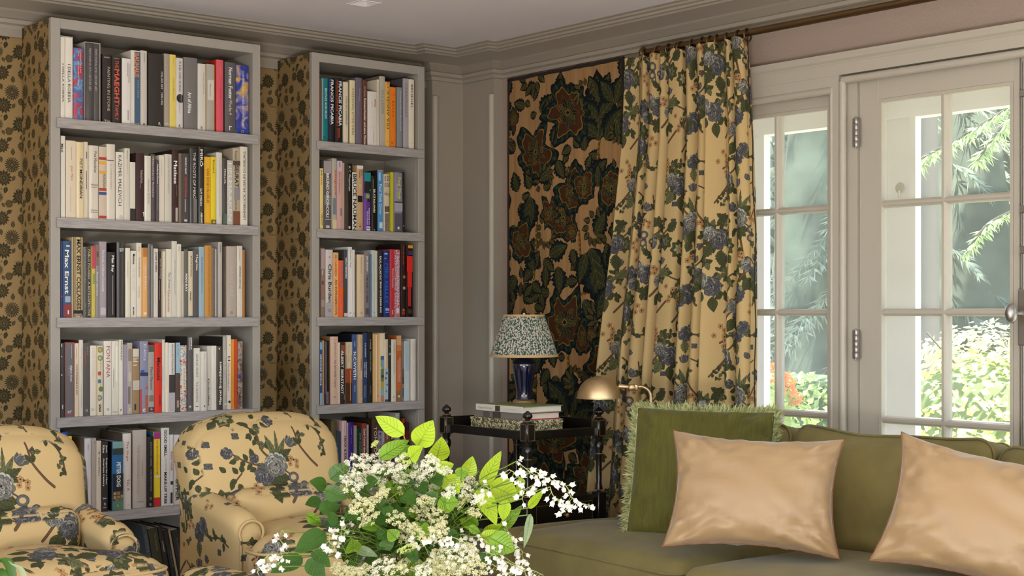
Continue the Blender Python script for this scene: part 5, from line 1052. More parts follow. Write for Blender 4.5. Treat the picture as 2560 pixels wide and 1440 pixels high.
MB().tube(bt((-.008, -hw, 2.1), (-.008, -hw, 0)), .010, 7).build('braid_edging', M['braid'], th, 180)
MB().tube(bt((-.008, hw, 2.1), (-.008, hw, 0)), .006, 7).build('braid_edging', M['braid'], th, 180)
# ------------------------------------------------------------------ curtain, rod and rings
XR = 4.13; ZR = H+1.039
cr = empty('curtain_rod', (XR, 2.5, ZR), 0, 'bronze curtain rod with ball end running above the glazed doors', 'curtain rod')
yr0 = onX(1612, 133, XR).y
MB().tube([(0, yr0-2.5, 0), (0, -1.5, 0)], .0135, 14).build('rod', M['bronze'], cr, 60)
fn = MB().lathe([(.0, -.004), (.014, -.002), (.0225, .006), (.0225, .012), (.016, .016), (.0175, .022), (.012, .028), (0, .03)], n=18, M=Matrix.Translation((0, yr0-2.5-.004, 0)) @ Matrix.Rotation(R_(-90), 4, 'X'))
fn.build('finial', M['bronze'], cr, 40)
for yy in (yr0-.03, 1.2): MB().tube([(0, yy-2.5, -.013), (.05, yy-2.5, -.013), (XW-XR-.002, yy-2.5, -.02)], .006, 8).build('bracket', M['bronze'], cr, 60)
ct = empty('curtain', (XR, 3.95, .02), 0, 'cream chintz curtain with blue peonies and brown branches, hanging from rings', 'curtain')
nu, nv = 240, 60; zc0, zc1 = .02, H+1.022; mb = MB(); uv = []
def ledge(z):  # left and right edge y for a height
    f = [(H+1.02, 1577, 1872), (H+.7, 1572, 1884), (H+.3, 1548, 1893), (H-.2, 1512, 1893), (H-.7, 1490, 1890), (0, 1470, 1885)]
    for (za, l0, r0), (zb_, l1, r1) in zip(f, f[1:]):
        if z >= zb_: t = (za-z)/(za-zb_); l, r = l0+(l1-l0)*max(0, t), r0+(r1-r0)*max(0, t); break
    return onX(l, 700, XR).y, onX(r, 700, XR).y
NF = 10
gph = [rnd.uniform(-.5, .5) for _ in range(40)]
def fold(s, zf):
    q = s*NF; k = q+.16*math.sin(q*1.9+1)+.12*math.sin(q*3.7); a = math.sin(2*math.pi*k)
    pin = math.copysign(abs(a)**.7, a); sharp = a if zf < .9 else a*(1-(zf-.9)/.1*.3)+pin*.3*(zf-.9)/.1
    return sharp+.35*math.sin(2*math.pi*k*.5+2+zf)*(1-zf*.6)+.12*math.sin(4*math.pi*k+zf*5)*(1-zf)
for j in range(nv+1):
    zf = j/nv; z = zc0+(zc1-zc0)*zf; yl_, yr_ = ledge(z); A = .024 if zf > .93 else .024+.012*min(1, (.93-zf)/.4)
    for i in range(nu+1):
        s = i/nu; fo = fold(s, zf); tw = .012*math.cos(2*math.pi*s*NF)*(1 if zf > .5 else 1)
        y = yl_+(yr_-yl_)*s+tw
        mb.v.append((-A*fo-.005, y-3.95, z-.02+(.006*math.sin(s*2*math.pi*NF) if zf > .97 else 0))); uv.append((s, z))
mb.f = [(j*(nu+1)+i, j*(nu+1)+i+1, (j+1)*(nu+1)+i+1, (j+1)*(nu+1)+i) for j in range(nv) for i in range(nu)]
jr = 28*(nu+1); cum = [0]
for i in range(nu): cum.append(cum[-1]+(Vector(mb.v[jr+i+1])-Vector(mb.v[jr+i])).length)
uv = [(cum[k % (nu+1)], v_) for k, (_, v_) in enumerate(uv)]
o = mb.build('curtain_cloth', M['chintz_curtain'], ct, 180, recalc=False); uvmap(o, uv)
MB().tube([(-.012+.004*math.sin(k), ledge(zc0+(zc1-zc0)*k/40)[1]-3.95, (zc1-zc0)*k/40) for k in range(41)], .0022, 5).build('edge_braid', M['braid'], ct, 180)
for i, px in enumerate((1613, 1648, 1674, 1697, 1704, 1731, 1758, 1777, 1794, 1817, 1847, 1869)):
    y = onX(px, 120, XR).y; rg = MB().torus((0, 0, 0), .0235, .0034, 'Y', 24, 8); rg.box((-.002, -.002, -.036), (.002, .002, -.024))
    o = rg.build('ring', M['bronze'], ct, 60); o.location = (0, y-3.95, ZR-.02-.0085); o.rotation_euler = (0, 0, rnd.uniform(-.5, .5))
# ------------------------------------------------------------------ side table, black with gilt lines
NX, NY, TW, TD = 3.525, 4.14, .365, .50
st = empty('side_table', (NX+TW/2, NY+TD/2, 0), 0, 'black lacquered side table with turned posts, gilt lines and galleried tray', 'side table')
blk = mat('black_lacquer', '15120f', .28, coat=.5, bump=(40, .08)); gilt = mat('gilt_line', 'a88a5a', .45, .6)
C0 = Vector((NX+TW/2, NY+TD/2, 0)); hx, hy = TW/2, TD/2
for sx in (-1, 1):
    for sy in (-1, 1):
        x, y = sx*hx, sy*hy; pp = MB()
        pp.rbox((x-.022, y-.022, .718), (x+.022, y+.022, .788), .004).rbox((x-.021, y-.021, .35), (x+.021, y+.021, .505), .003)
        pp.lathe([(.007, .505), (.016, .515), (.012, .53), (.0105, .54), (.0115, .60), (.0125, .645), (.0145, .652), (.0125, .660), (.019, .675), (.0185, .69), (.012, .70), (.015, .708), (.017, .718)], (x, y, 0), 16)
        pp.lathe([(.011, 0), (.015, .02), (.012, .05), (.014, .2), (.018, .3), (.012, .33), (.018, .35)], (x, y, 0), 14)
        po = pp.build('post', blk, st, 40)
        fb = MB().lathe([(.016, .788), (.017, .793), (.009, .797), (.008, .801), (.0165, .808), (.018, .815), (.015, .823), (.007, .829), (.004, .833), (0, .834)], (x, y, 0), 32, rib=.06, ribn=8)
        fb.build('finial', blk, po, 60)
        for z, r in ((.652, .0150), (.512, .0165), (.794, .0174)): MB().torus((x, y, z), r, .0016, 'Z', 16, 5).build('gilt_ring', gilt, po)
        gl_ = []
        for zz in (.723, .783): gl_ += [((x-.0165, y-.0224, zz-.0008), (x+.0165, y-.0216, zz+.0008)), ((x-.0224, y-.0165, zz-.0008), (x-.0216, y+.0165, zz+.0008))]
        for q in (-.016, .016): gl_ += [((x+q-.0008, y-.0224, .723), (x+q+.0008, y-.0216, .783)), ((x-.0224, y+q-.0008, .723), (x-.0216, y+q+.0008, .783))]
        for a, c in gl_: MB().box(a, c).build('gilt_line', gilt, po)
MB().box((-hx, -hy, .728), (hx, hy, .742)).build('tray_floor', blk, st)
for a, c in (((-hx-.008, -hy, .724), (-hx+.006, hy, .757)), ((-hx, -hy-.008, .724), (hx, -hy+.006, .757)), ((hx-.006, -hy, .724), (hx+.008, hy, .786)), ((-hx, hy-.006, .724), (hx, hy+.008, .786))): MB().rbox(a, c, .003, 2).build('gallery_rail', blk, st)
dc = MB().rbox((-hx+.005, -hy+.005, .36), (hx-.005, hy-.005, .497), .003).build('drawer_case', blk, st)
for nm, a, c in (('drawer', (-hx+.03, -hy-.004, .375), (hx-.03, -hy+.004, .482)),):
    dr = MB().rbox(a, c, .002).build(nm, blk, st); x0, x1, z0_, z1_ = -hx+.04, hx-.04, .385, .472
    for aa, cc in (((x0, -hy-.0048, z0_), (x1, -hy-.0038, z0_+.0015)), ((x0, -hy-.0048, z1_), (x1, -hy-.0038, z1_+.0015)), ((x0, -hy-.0048, z0_), (x0+.0015, -hy-.0038, z1_)), ((x1, -hy-.0048, z0_), (x1+.0015, -hy-.0038, z1_))): MB().box(aa, cc).build('gilt_line', gilt, dr)
    MB().lathe([(.004, 0), (.004, .008), (.009, .014), (.007, .02), (0, .022)], n=12, M=Matrix.Translation((0, -hy-.004, .43)) @ Matrix.Rotation(R_(90), 4, 'X')).build('knob', gilt, dr, 60)
# books and box on the tray
TZ = .7423
bx = empty('fabric_box', (3.70, 4.415, TZ), 0, 'flat box covered in cream and olive leafy paper, under the books on the tray', 'box')
lm = mat('leafy_olive_paper', 'd8d0b4', .7, var=('5f5a22', 34)); lm.node_tree.nodes['Color Ramp'].color_ramp.elements[0].position = .485; lm.node_tree.nodes['Color Ramp'].color_ramp.elements[1].position = .505
nn = [n for n in lm.node_tree.nodes if n.type == 'TEX_NOISE'][0]; nn.inputs['Scale'].default_value = 62; nn.inputs['Distortion'].default_value = 2.2; nn.inputs['Detail'].default_value = 1
MB().rbox((-.10, -.165, 0), (.10, .165, .030), .002).build('box_base', lm, bx); MB().rbox((-.102, -.167, .0302), (.102, .167, .044), .002).build('lid', lm, bx)
def flat_book(x0, x1, y0, y1, z0, th_, spine, cover, label, band=None, txt=None):
    e = empty('book', ((x0+x1)/2, (y0+y1)/2, z0), 0, label, 'book', 'books lying on the side table'); a, c = (x1-x0)/2, (y1-y0)/2
    cm_ = bookmat(cover, False, None); MB().box((-a+.004, -c, 0), (a, c, .0028)).box((-a+.004, -c, th_-.0028), (a, c, th_)).build('cover_board', cm_, e)
    MB().rbox((-a, -c, 0), (-a+.006, c, th_), .002, 2).build('spine', bookmat(spine, False, None), e)
    MB().box((-a+.006, -c+.004, .0028), (a-.005, c-.004, th_-.0028)).build('page_block', mat('white_page_edges', 'e6e0d4', .9, bump=(900, .4, (.02, .02, 1)), k=1.1), e)
    for (y0_, y1_, col) in band or (): MB().add([(-a-.0004, y0_, .002), (-a-.0004, y1_, .002), (-a-.0004, y1_, th_-.002), (-a-.0004, y0_, th_-.002)], [(0, 1, 2, 3)]).build('spine_panel', inkmat(col), e, recalc=False)
    for s_, yc, ln_, hh, col in txt or ():
        co, fs = texts[s_, False]; mn, mx = co.min(0), co.max(0); k_ = ln_/(mx[0]-mn[0])
        m_ = MB(); m_.v = [(-a-.0006, yc-(v[0]-(mn[0]+mx[0])/2)*k_, th_/2+(v[1]-(mn[1]+mx[1])/2)/(mx[1]-mn[1])*hh) for v in co]; m_.f = fs; m_.build('lettering', inkmat(col), e, recalc=False)
flat_book(3.605, 3.80, 4.265, 4.565, TZ+.0445, .026, '7f7a70', 'c83a28', 'grey book with red covers, middle of the stack under the lamp', [(-.02, .03, '4a463e'), (.05, .09, '5f5a50')])
flat_book(3.598, 3.806, 4.258, 4.545, TZ+.0709, .026, 'dcd8cc', '8a9a5c', 'white-spined book with green covers, directly under the lamp', [(-.01, .02, '4a4030')], [('Beatrix Farrand', .08, .085, .008, '8a8478'), ('Garden Landscapes', -.075, .07, .005, 'a8a296')])
# table lamp
LZ = TZ+.0972; lp = empty('table_lamp', (3.745, 4.42, LZ), 0, 'navy glazed vase lamp with pleated green-speckled shade on stacked books', 'lamp')
MB().lathe([(.046, 0), (.048, .004), (.044, .008), (.045, .012), (.036, .017)], n=28).build('brass_foot', M['brass'], lp, 50)
navy = mat('navy_glaze', '080f30', .08, coat=1, spec=.6)
MB().lathe([(.034, .016), (.031, .022), (.030, .04), (.034, .075), (.043, .12), (.0485, .15), (.047, .166), (.036, .176), (.026, .181), (.025, .186), (.031, .192), (.027, .195)], n=36).build('vase_body', navy, lp, 60)
MB().lathe([(.012, .195), (.012, .205), (.006, .207), (.006, .36)], n=10).build('stem', M['brass'], lp, 60)
sh = mat('green_speckled_silk', 'c2baaa', .8, var=('2f5044', 40)); sh.node_tree.nodes['Color Ramp'].color_ramp.elements[0].position = .47; sh.node_tree.nodes['Color Ramp'].color_ramp.elements[1].position = .53
nn = [n for n in sh.node_tree.nodes if n.type == 'TEX_NOISE'][0]; nn.inputs['Scale'].default_value = 165; nn.inputs['Detail'].default_value = 2
[n for n in sh.node_tree.nodes if n.type == 'MAPPING'][0].inputs['Scale'].default_value = (1, 1, .8)
SB, ST_ = 1.028-LZ, 1.19-LZ
MB().lathe([(.134-.054*k/8+.0015*math.sin(k*.4), SB+(ST_-SB)*k/8) for k in range(9)], n=360, rib=.013, ribn=72).build('lamp_shade', sh, lp, 180)
bm_ = mat('buff_shade_trim', 'c8a878', .7)
MB().lathe([(.1365, SB-.003), (.1375, SB+.002), (.136, SB+.007), (.133, SB+.003)], n=64).build('shade_trim', bm_, lp, 60); MB().lathe([(.0815, ST_-.006), (.083, ST_), (.0815, ST_+.003), (.079, ST_)], n=64).build('shade_trim', bm_, lp, 60)
MB().tube([(-.078, 0, ST_-.004), (.078, 0, ST_-.004)], .0015, 6).tube([(0, -.078, ST_-.004), (0, .078, ST_-.004)], .0015, 6).build('shade_spider', M['brass'], lp)
# brass reading lamp behind the sofa
fl = empty('floor_lamp', (4.0, 3.965, 0), 0, 'brass pharmacy reading lamp with domed shade behind the green cushion', 'lamp')
Lf = -RT; zt_ = .925
pts = [Vector((0, 0, .02)), Vector((0, 0, .5)), Vector((0, 0, zt_-.05))]+[Vector((0, 0, zt_-.05))+Lf*(.04*(1-math.cos(a)))+Vector((0, 0, .04*math.sin(a))) for a in [R_(x) for x in (20, 40, 60, 80, 90)]]+[Vector((0, 0, zt_-.01))+Lf*.055]
MB().tube(pts, .0065, 10).build('post', M['brass'], fl, 180)
MB().lathe([(.11, 0), (.112, .008), (.06, .016), (.02, .022), (.008, .04)], n=28).build('base', M['brass'], fl, 60)
dv = Vector((0, 0, zt_-.012)); RotL = Matrix.Rotation(math.atan2(Lf.y, Lf.x), 4, 'Z')
MB().rbox((.05, -.011, -.012), (.085, .011, .012), .004, 2, M=Matrix.Translation(dv) @ RotL).build('joint', M['brass'], fl, 50)
MB().lathe([(.012, 0), (.0135, .004), (.0135, .012), (.010, .016), (0, .017)], n=18, M=Matrix.Translation(dv+Lf*.075-FW*.011) @ Vector((0, 0, 1)).rotation_difference(-FW).to_matrix().to_4x4()).build('thumb_screw', M['brass'], fl, 50)
MB().tube([dv+Lf*.08, dv+Lf*.125+Vector((0, 0, .004))], [.008, .011], 10).build('socket', M['brass'], fl, 60)
dome = [(.0845*math.sin(a)+(.001 if a > 1.5 else 0), .083*math.cos(a)) for a in [R_(x) for x in range(2, 91, 8)]]+[(.088, -.001), (.088, -.003), (.083, -.002)]+[(.081*math.sin(a), .079*math.cos(a)) for a in [R_(x) for x in range(86, 1, -12)]]
dm = MB().lathe(dome[::-1], n=40, M=Matrix.Translation(Vector((0, 0, .874))+Lf*.2)); dm.build('dome_shade', M['brass'], fl, 50)
MB().tube([Vector((0, 0, .872))+Lf*.125, Vector((0, 0, .855))+Lf*.125], .0012, 5).lathe([(0, -.004), (.003, 0), (0, .004)], Vector((0, 0, .853))+Lf*.125, 8).build('pull_chain', M['brass'], fl)
# ------------------------------------------------------------------ sofa
olive = mat('olive_velvet', '7f7440', .88, sheen=.15, bump=(420, .3), var=('756a3a', 9), k=.95)
sf = empty('sofa', (3.6, 2.75, 0), 0, 'long olive green velvet sofa with loose cushions below the glazed doors', 'sofa'); SO = Vector((3.6, 2.75, 0))
def part(mb, name, loc, m, smooth=180, parent=sf, rot=(0, 0, 0), org=SO):
    o = mb.build(name, m, parent, smooth); o.location = Vector(loc)-org; o.rotation_euler = rot; return o
part(cushion(.40, 1.42, .13, .04, n=8), 'seat_base', (3.60, 2.42, .165), olive)
part(cushion(.065, 1.38, .26, .06, n=10), 'back_frame', (3.99, 2.43, .44), olive)
def arm(v, p): v.z += -.02*p[0]*0; return v
part(cushion(.34, .075, .21, .06, (0, .01, .01), n=10), 'arm', (3.60, 3.965, .215), olive, rot=(0, 0, R_(-8)))
part(cushion(.34, .075, .29, .06, (0, .01, .01), n=10), 'arm', (3.60, .94, .295), olive)
def seatc(x, y, hx_, hy_, rot, rc, z=.36):
    def df(v, p): v.z += .012*noise.noise(Vector((v.x*4+y, v.y*4, 1))); return v
    o = part(cushion(hx_, hy_, .085, .055, (.012, .012, .028), n=18, deform=df), 'seat_cushion', (x, y, z), olive, rot=(0, 0, rot))
    for zz in (.052, -.052): MB().tube(rim(hx_+.004, hy_+.004, zz, .065), .0042, 6, close=True).build('piping', olive, o, 180)
    return o
seatc(3.52, 3.445, .325, .425, R_(-4), 0); seatc(3.47, 2.565, .345, .435, R_(-2), 0, .357); seatc(3.50, 1.64, .345, .47, R_(2), 0)
def backc(y, hy_, x=3.885, z=.60, hz=.205, yaw=0, seed=0):
    def df(v, p):
        v.z += .010*noise.noise(Vector((v.x*3, v.y*5, seed)))+(-.016*(1-p[1]**2) if p[2] > 0 else 0)+.012*(p[1]**2)*(p[2] > .5)
        v.x += .012*noise.noise(Vector((v.z*7, v.y*5, seed+4))); return v
    o = part(cushion(.088, hy_, hz, .05, (.05, .01, .02), n=18, deform=df), 'back_cushion', (x, y, z), olive, rot=(0, R_(11), yaw))
    for sx in (-.058, .058):
        pth = [Vector((sx, q.x, q.y)) for q in rim(hy_+.003, hz+.003, 0, .06)]
        pth = [df(Vector(q), (0, max(-1, min(1, q.y/hy_)), q.z/hz))+Vector((0, 0, .008*(q.z > 0)*(1-(q.y/hy_)**2))) for q in pth]
        MB().tube(pth, .0042, 6, close=True).build('piping', olive, o, 180)
    return o
backc(3.53, .36, seed=1); backc(2.775, .375, seed=2); backc(2.0, .38, seed=3, x=3.88, z=.585); backc(1.25, .34, seed=5, x=3.87)
for sx in (3.30, 3.88):
    for sy in (3.9, 1.0): part(MB().lathe([(.02, 0), (.028, .045)], n=12), 'foot', (sx, sy, 0), blk, 40)
# cushions
gv = mat('green_velvet', '5e5a14', .8, sheen=.2, bump=(160, .5, (6, .4, 1)), var=('545010', 30, (5, .4, 1)), k=.95)
fr = mat('green_fringe', 'b4b684', .85, var=('9aa064', 60), k=1.15)
silk = mat('champagne_silk', 'aa8c64', .42, spec=.5, sheen=.5, bump=(120, .06, (1, 6, 1)), k=1.0); rust = mat('rust_silk_trim', '8f6442', .8, k=.9)
def place_pillow(name, px, py, t_, L, W, T, nrm, roll, lean, m, label, conc, seed, trim, group):
    c_ = P(px, py, t_); e = empty(name, c_, 0, label, 'cushion', group); e.rotation_euler = frame_to(nrm, roll, lean)
    pillow(L, W, T, conc, 38, seed).build('cushion_cover', m, e, 180)
    ep = edge_path(L, W, conc)
    if trim == 'fringe':
        g_ = random.Random(9); mb = MB()
        MB().tube(ep, .005, 6, close=True).build('fringe_heading', fr, e, 180)
        for i in range(len(ep)):
            a, b_ = ep[i], ep[(i+1) % len(ep)]
            for k in range(26):
                p = a.lerp(b_, g_.random()); o_ = (p.normalized()+Vector((g_.gauss(0, .35), g_.gauss(0, .35), g_.gauss(0, .7)))).normalized()
                q = p+o_*g_.uniform(.022, .042)+Vector((g_.gauss(0, .003), g_.gauss(0, .003), 0)); md = p.lerp(q, .5)+Vector((g_.gauss(0, .003), g_.gauss(0, .003), g_.gauss(0, .003)))
                s_ = o_.cross(Vector((g_.gauss(0, 1), g_.gauss(0, 1), g_.gauss(0, 1)))).normalized()*.0017; mb.add([p-s_, p+s_, md+s_, q, md-s_], [(0, 1, 2, 3, 4)])
        mb.build('fringe', fr, e, recalc=False)['kind'] = 'stuff'
    else:
        g_ = random.Random(seed); pts = []
        for i, p in enumerate(ep): pts.append(p*(1+.006)+Vector((0, 0, .004*math.sin(i*2.1)+g_.gauss(0, .0015))))
        MB().tube(pts, .0032, 5, close=True).build('ruched_trim', rust, e, 180)
    return e
place_pillow('green_cushion', 1752, 1186, 4.88, .47, .45, .17, (-.83, -.55, 0), R_(-1), R_(20), gv, 'square green velvet cushion with thick fringe at the sofa corner', .03, 1, 'fringe', None)
place_pillow('silk_cushion', 1884, 1232, 4.42, .52, .37, .19, (-.80, -.60, 0), R_(-2), R_(24), silk, 'champagne silk cushion, whole in view, leaning on the green one', .11, 2, 'ruched', 'champagne silk cushions')
place_pillow('silk_cushion', 2452, 1292, 4.02, .52, .385, .19, (-.86, -.51, 0), R_(-11), R_(24), silk, 'champagne silk cushion at right edge of the picture', .11, 3, 'ruched', 'champagne silk cushions')
# ------------------------------------------------------------------ armchairs
def armchair(cx, cyy, label):
    e = empty('armchair', (cx, cyy, 0), 0, label, 'armchair', 'chintz armchairs'); m = M['chintz']; md_ = M['chintz_dense']
    za = H-.33; zlo = .40
    def bdf(v, p):
        t_ = (v.z+.235)/.47; v.z -= .068*abs(p[0])**3.4*max(0, p[2]+.2)/1.2; v.x *= .93+.07*min(1, max(0, t_))
        v.y += .10*t_-.03*(1-p[0]**2)*(0 if p[1] < 0 else 1); v.y += -.035*p[0]**4*(p[1] < 0)*0; return v
    def shift(mb, d): mb.v = [(a+d[0], b_+d[1], c_+d[2]) for a, b_, c_ in mb.v]; return mb
    shift(cushion(.283, .085, .235, .06, (0, .035, .008), n=20, deform=bdf), (0, .07, za-.235)).build('backrest', m, e, 180)
    # piped seam round the back of the backrest
    pth = []
    for k in range(41):
        a = math.pi*k/40; cx_, sz = math.cos(a), math.sin(a); u = math.copysign(abs(cx_)**.55, cx_); w_ = abs(sz)**.5
        q = bdf(Vector((.272*u, .085-.02, .235*(w_*1.35-.35))), (u, 1, w_*1.2-.2)); pth.append(q+Vector((0, .072, za-.235+.003)))
    MB().tube(pth, .004, 6).build('piping', m, e, 180)
    shift(cushion(.20, .06, .07, .05, (0, .02, .005), n=12), (0, -.01, .58)).build('lumbar_roll', md_, e, 180)
    # seat cushion, T shaped in front of the arms
    def sdf(v, p):
        f = max(0, min(1, (-v.y-.035)/.05)); v.x *= 1+.48*f*f*(3-2*f); v.z += .016*(1-p[0]**2)*(1-p[1]**2)*p[2]; return v
    sc_ = shift(cushion(.205, .20, .075, .055, (.0, .02, .02), n=22, deform=sdf), (0, -.215, .465)); so = sc_.build('seat_cushion', md_, e, 180)
    for zz in (.045, -.045):
        MB().tube([sdf(q, Vector((q.x/.205, q.y/.2, 0)))+Vector((0, -.215, .465)) for q in rim(.202, .2, zz, .062)], .0045, 6, close=True).build('piping', m, so, 180)
    for s in (-1, 1):
        mb = MB(); pathp = []
        prof_ = [(.046*math.cos(a), .044*math.sin(a)) for a in [R_(x) for x in range(-20, 215, 15)]]+[(-.036, -.08), (-.036, -.36), (.036, -.36), (.036, -.08)]
        prof_ = [(a, b_) for a, b_ in prof_]
        for k, (yy, zz, sc2, xo) in enumerate(((.13, .615, .95, 0), (.05, .605, 1, 0), (-.03, .590, 1, .002), (-.10, .580, 1.02, .004), (-.16, .572, 1.04, .006), (-.195, .562, 1.02, .006), (-.218, .548, .9, .006), (-.228, .53, .7, .006))):
            pathp.append(((s*(.235+xo), yy, zz), (s*sc2, 0, 0), (0, 0, sc2)))
        mb.sweep(prof_, pathp); mb.build('arm', md_, e, 60)
        fp = [Vector((s*.241, -.222, .55))+Vector((s*.040*math.cos(a), -.006, .036*math.sin(a))) for a in [R_(x) for x in range(-30, 216, 12)]]
        fp = [Vector((s*.275, -.226, .18))]+fp+[Vector((s*.207, -.226, .18))]; MB().tube(fp, .0045, 6).build('arm_piping', md_, e, 180)
    shift(cushion(.265, .25, .125, .03, n=8), (0, -.06, .27)).build('seat_base', md_, e, 180)
    shift(cushion(.255, .07, .30, .04, n=8), (0, .16, .46)).build('outside_back', m, e, 180)
    for sx in (-1, 1):
        for sy in (-.28, .17): MB().lathe([(.012, 0), (.02, .02), (.014, .04), (.024, .15)], (sx*.22, sy, 0), 12).build('leg', blk, e, 40)
    return e
armchair(1.51, 4.0, 'chintz armchair cut by the left edge of the picture')
armchair(2.40, 4.02, 'chintz armchair in the middle, behind the flowers')
fs = empty('footstool', (1.90, 3.39, 0), 0, 'low chintz upholstered footstool, shadowed corner between the armchairs', 'footstool')
o = cushion(.07, .26, .14, .05, (0, 0, .01), n=10); o.v = [(a, b_, c_+.365) for a, b_, c_ in o.v]; o.build('upholstered_top', M['chintz_dense'], fs, 180)
MB().tube([q+Vector((0, 0, .47)) for q in rim(.077, .262, 0, .06)], .004, 6, close=True).build('piping', M['chintz'], fs, 180)
for sx in (-1, 1):
    for sy in (-1, 1): MB().lathe([(.012, 0), (.02, .1), (.014, .16), (.02, .24)], (sx*.05, sy*.22, 0), 10).build('leg', blk, fs, 40)
# ------------------------------------------------------------------ low table, vase and flowers
wood = mat('dark_walnut', '4a3424', .4, bump=(60, .2, (1, .1, 1)))
tb_ = empty('coffee_table', (1.45, 2.35, 0), 0, 'low dark wooden table under the flowers, below the picture', 'coffee table')
MB().rbox((-.75, -.36, .37), (.75, .36, .41), .008, 2).build('tabletop', wood, tb_)
for sx in (-1, 1):
    for sy in (-1, 1): MB().lathe([(.02, 0), (.03, .3), (.026, .37)], (sx*.68, sy*.3, 0), 12).build('leg', wood, tb_, 40)
VX, VY = P(1045, 1300, 2.8).xy; VM = Vector((VX, VY, .665))+Vector((.06, .08, 0))
bq = empty('flower_bouquet', (VX, VY, .41), 0, 'large loose bouquet of leafy branches, white umbels and wisteria in front', 'bouquet'); BO = Vector((VX, VY, .41))
vs_ = mat('celadon_glaze', 'a8b09a', .2, coat=.6)
MB().lathe([(.06, 0), (.085, .02), (.105, .09), (.09, .17), (.062, .225), (.07, .255), (.064, .255), (.056, .22)], n=32).build('vase', vs_, bq, 60)
LFM = [leafmat('backlit_leaf_green', 'a2bc34', .5, .4, k=1.25), leafmat('mid_leaf_green', '74992c', .4, .42, k=1.15), leafmat('dark_leaf_green', '3c5f22', .3, .42, k=1.0), leafmat('grey_leaf_underside', '9aac84', .4, .6)]  # palest tone has light shining through the leaf put into its colour
VNM = [leafmat('backlit_leaf_vein', '94ae2e', .4, .5, k=1.15), leafmat('mid_leaf_vein', '668a26', .4, .5, k=1.1), leafmat('dark_leaf_vein', '4c7028', .3, .5), leafmat('grey_leaf_vein', '88a070', .3, .5)]
stemm = [leafmat('green_stem', '6f8a38', .2, .6), mat('brown_stem', '5f5a34', .7)]
umbm = leafmat('cream_umbel_florets', 'cfcca0', .35, .7, k=1.0); umbg = leafmat('greenish_umbel_florets', 'bcc478', .35, .7, k=1.1); umbw = leafmat('white_umbel_florets', 'dad9c4', .35, .7, k=1.0); wism = leafmat('white_wisteria_petals', 'eae8dc', .35, .6, k=1.0); cal = leafmat('wisteria_calyx', 'a8b070', .3, .6)
Zp = lambda x, y: (640+x*.328125, 1020+y*.328125)          # flower close-up -> picture
gf = random.Random(31)
def leaf_mesh(L, W, fold_, curl, g_):
    """blade along +x with folded midrib, wavy margin and drooping tip"""
    n = 9; vs = []; fs = []
    for i in range(n+1):
        q = i/n; w_ = W/2*(math.sin(math.pi*min(1, q**.72*1.0))**.85)*(1 if i < n else 0); wav = .03*L*math.sin(q*11+g_.random()*.6)
        x = L*q; z = -curl*L*q*q
        for k, s in enumerate((-1, -.5, 0, .5, 1)): vs.append((x-(.0 if s == 0 else .03*L*abs(s)*(1-q)), s*w_, z+fold_*abs(s)*w_+(wav*.25*abs(s) if abs(s) == 1 else 0)))
    for i in range(n):
        for k in range(4): fs.append((i*5+k, i*5+k+1, (i+1)*5+k+1, (i+1)*5+k))
    return vs, fs
veins = MB
def add_leaf(x0, y0, x1, y1, w_, tone, t_=2.8, face=None, petiole=True):
    a = P(*Zp(x0, y0), t_); b_ = P(*Zp(x1, y1), t_-gf.uniform(-.02, .05)); L = (b_-a).length; W = w_*.328125/FPX*t_
    X = (b_-a).normalized(); nrm = (-FW+Vector((0, 0, .35))+RT*gf.uniform(-.35, .35)); Y = nrm.cross(X).normalized(); Zz = X.cross(Y)
    Mx = Matrix((X, Y, Zz)).transposed().to_4x4(); Mx.translation = a-BO
    v, f = leaf_mesh(L, W*1.12, gf.uniform(.12, .35), gf.uniform(-.02, .16), gf); mb = MB().add(v, f, Mx)
    o = mb.build('leaf', LFM[tone], bq, 180, recalc=False)
    rib = MB().tube([Mx @ Vector(v[i*5+2])+Zz*.0006 for i in range(10)], [.0011-.0001*i for i in range(10)], 4)
    for i in range(2, 8):
        for s in (0, 4): rib.tube([Mx @ Vector(v[i*5+2])+Zz*.0004, Mx @ Vector(v[(i+1)*5+(1 if s == 0 else 3)])+Zz*.0005, Mx @ (Vector(v[min(9, i+2)*5+s])*.97+Vector(v[min(9, i+2)*5+2])*.03)+Zz*.0005], .0004, 3)
    rib.build('midrib', VNM[tone], o, recalc=False)
    if petiole: return a
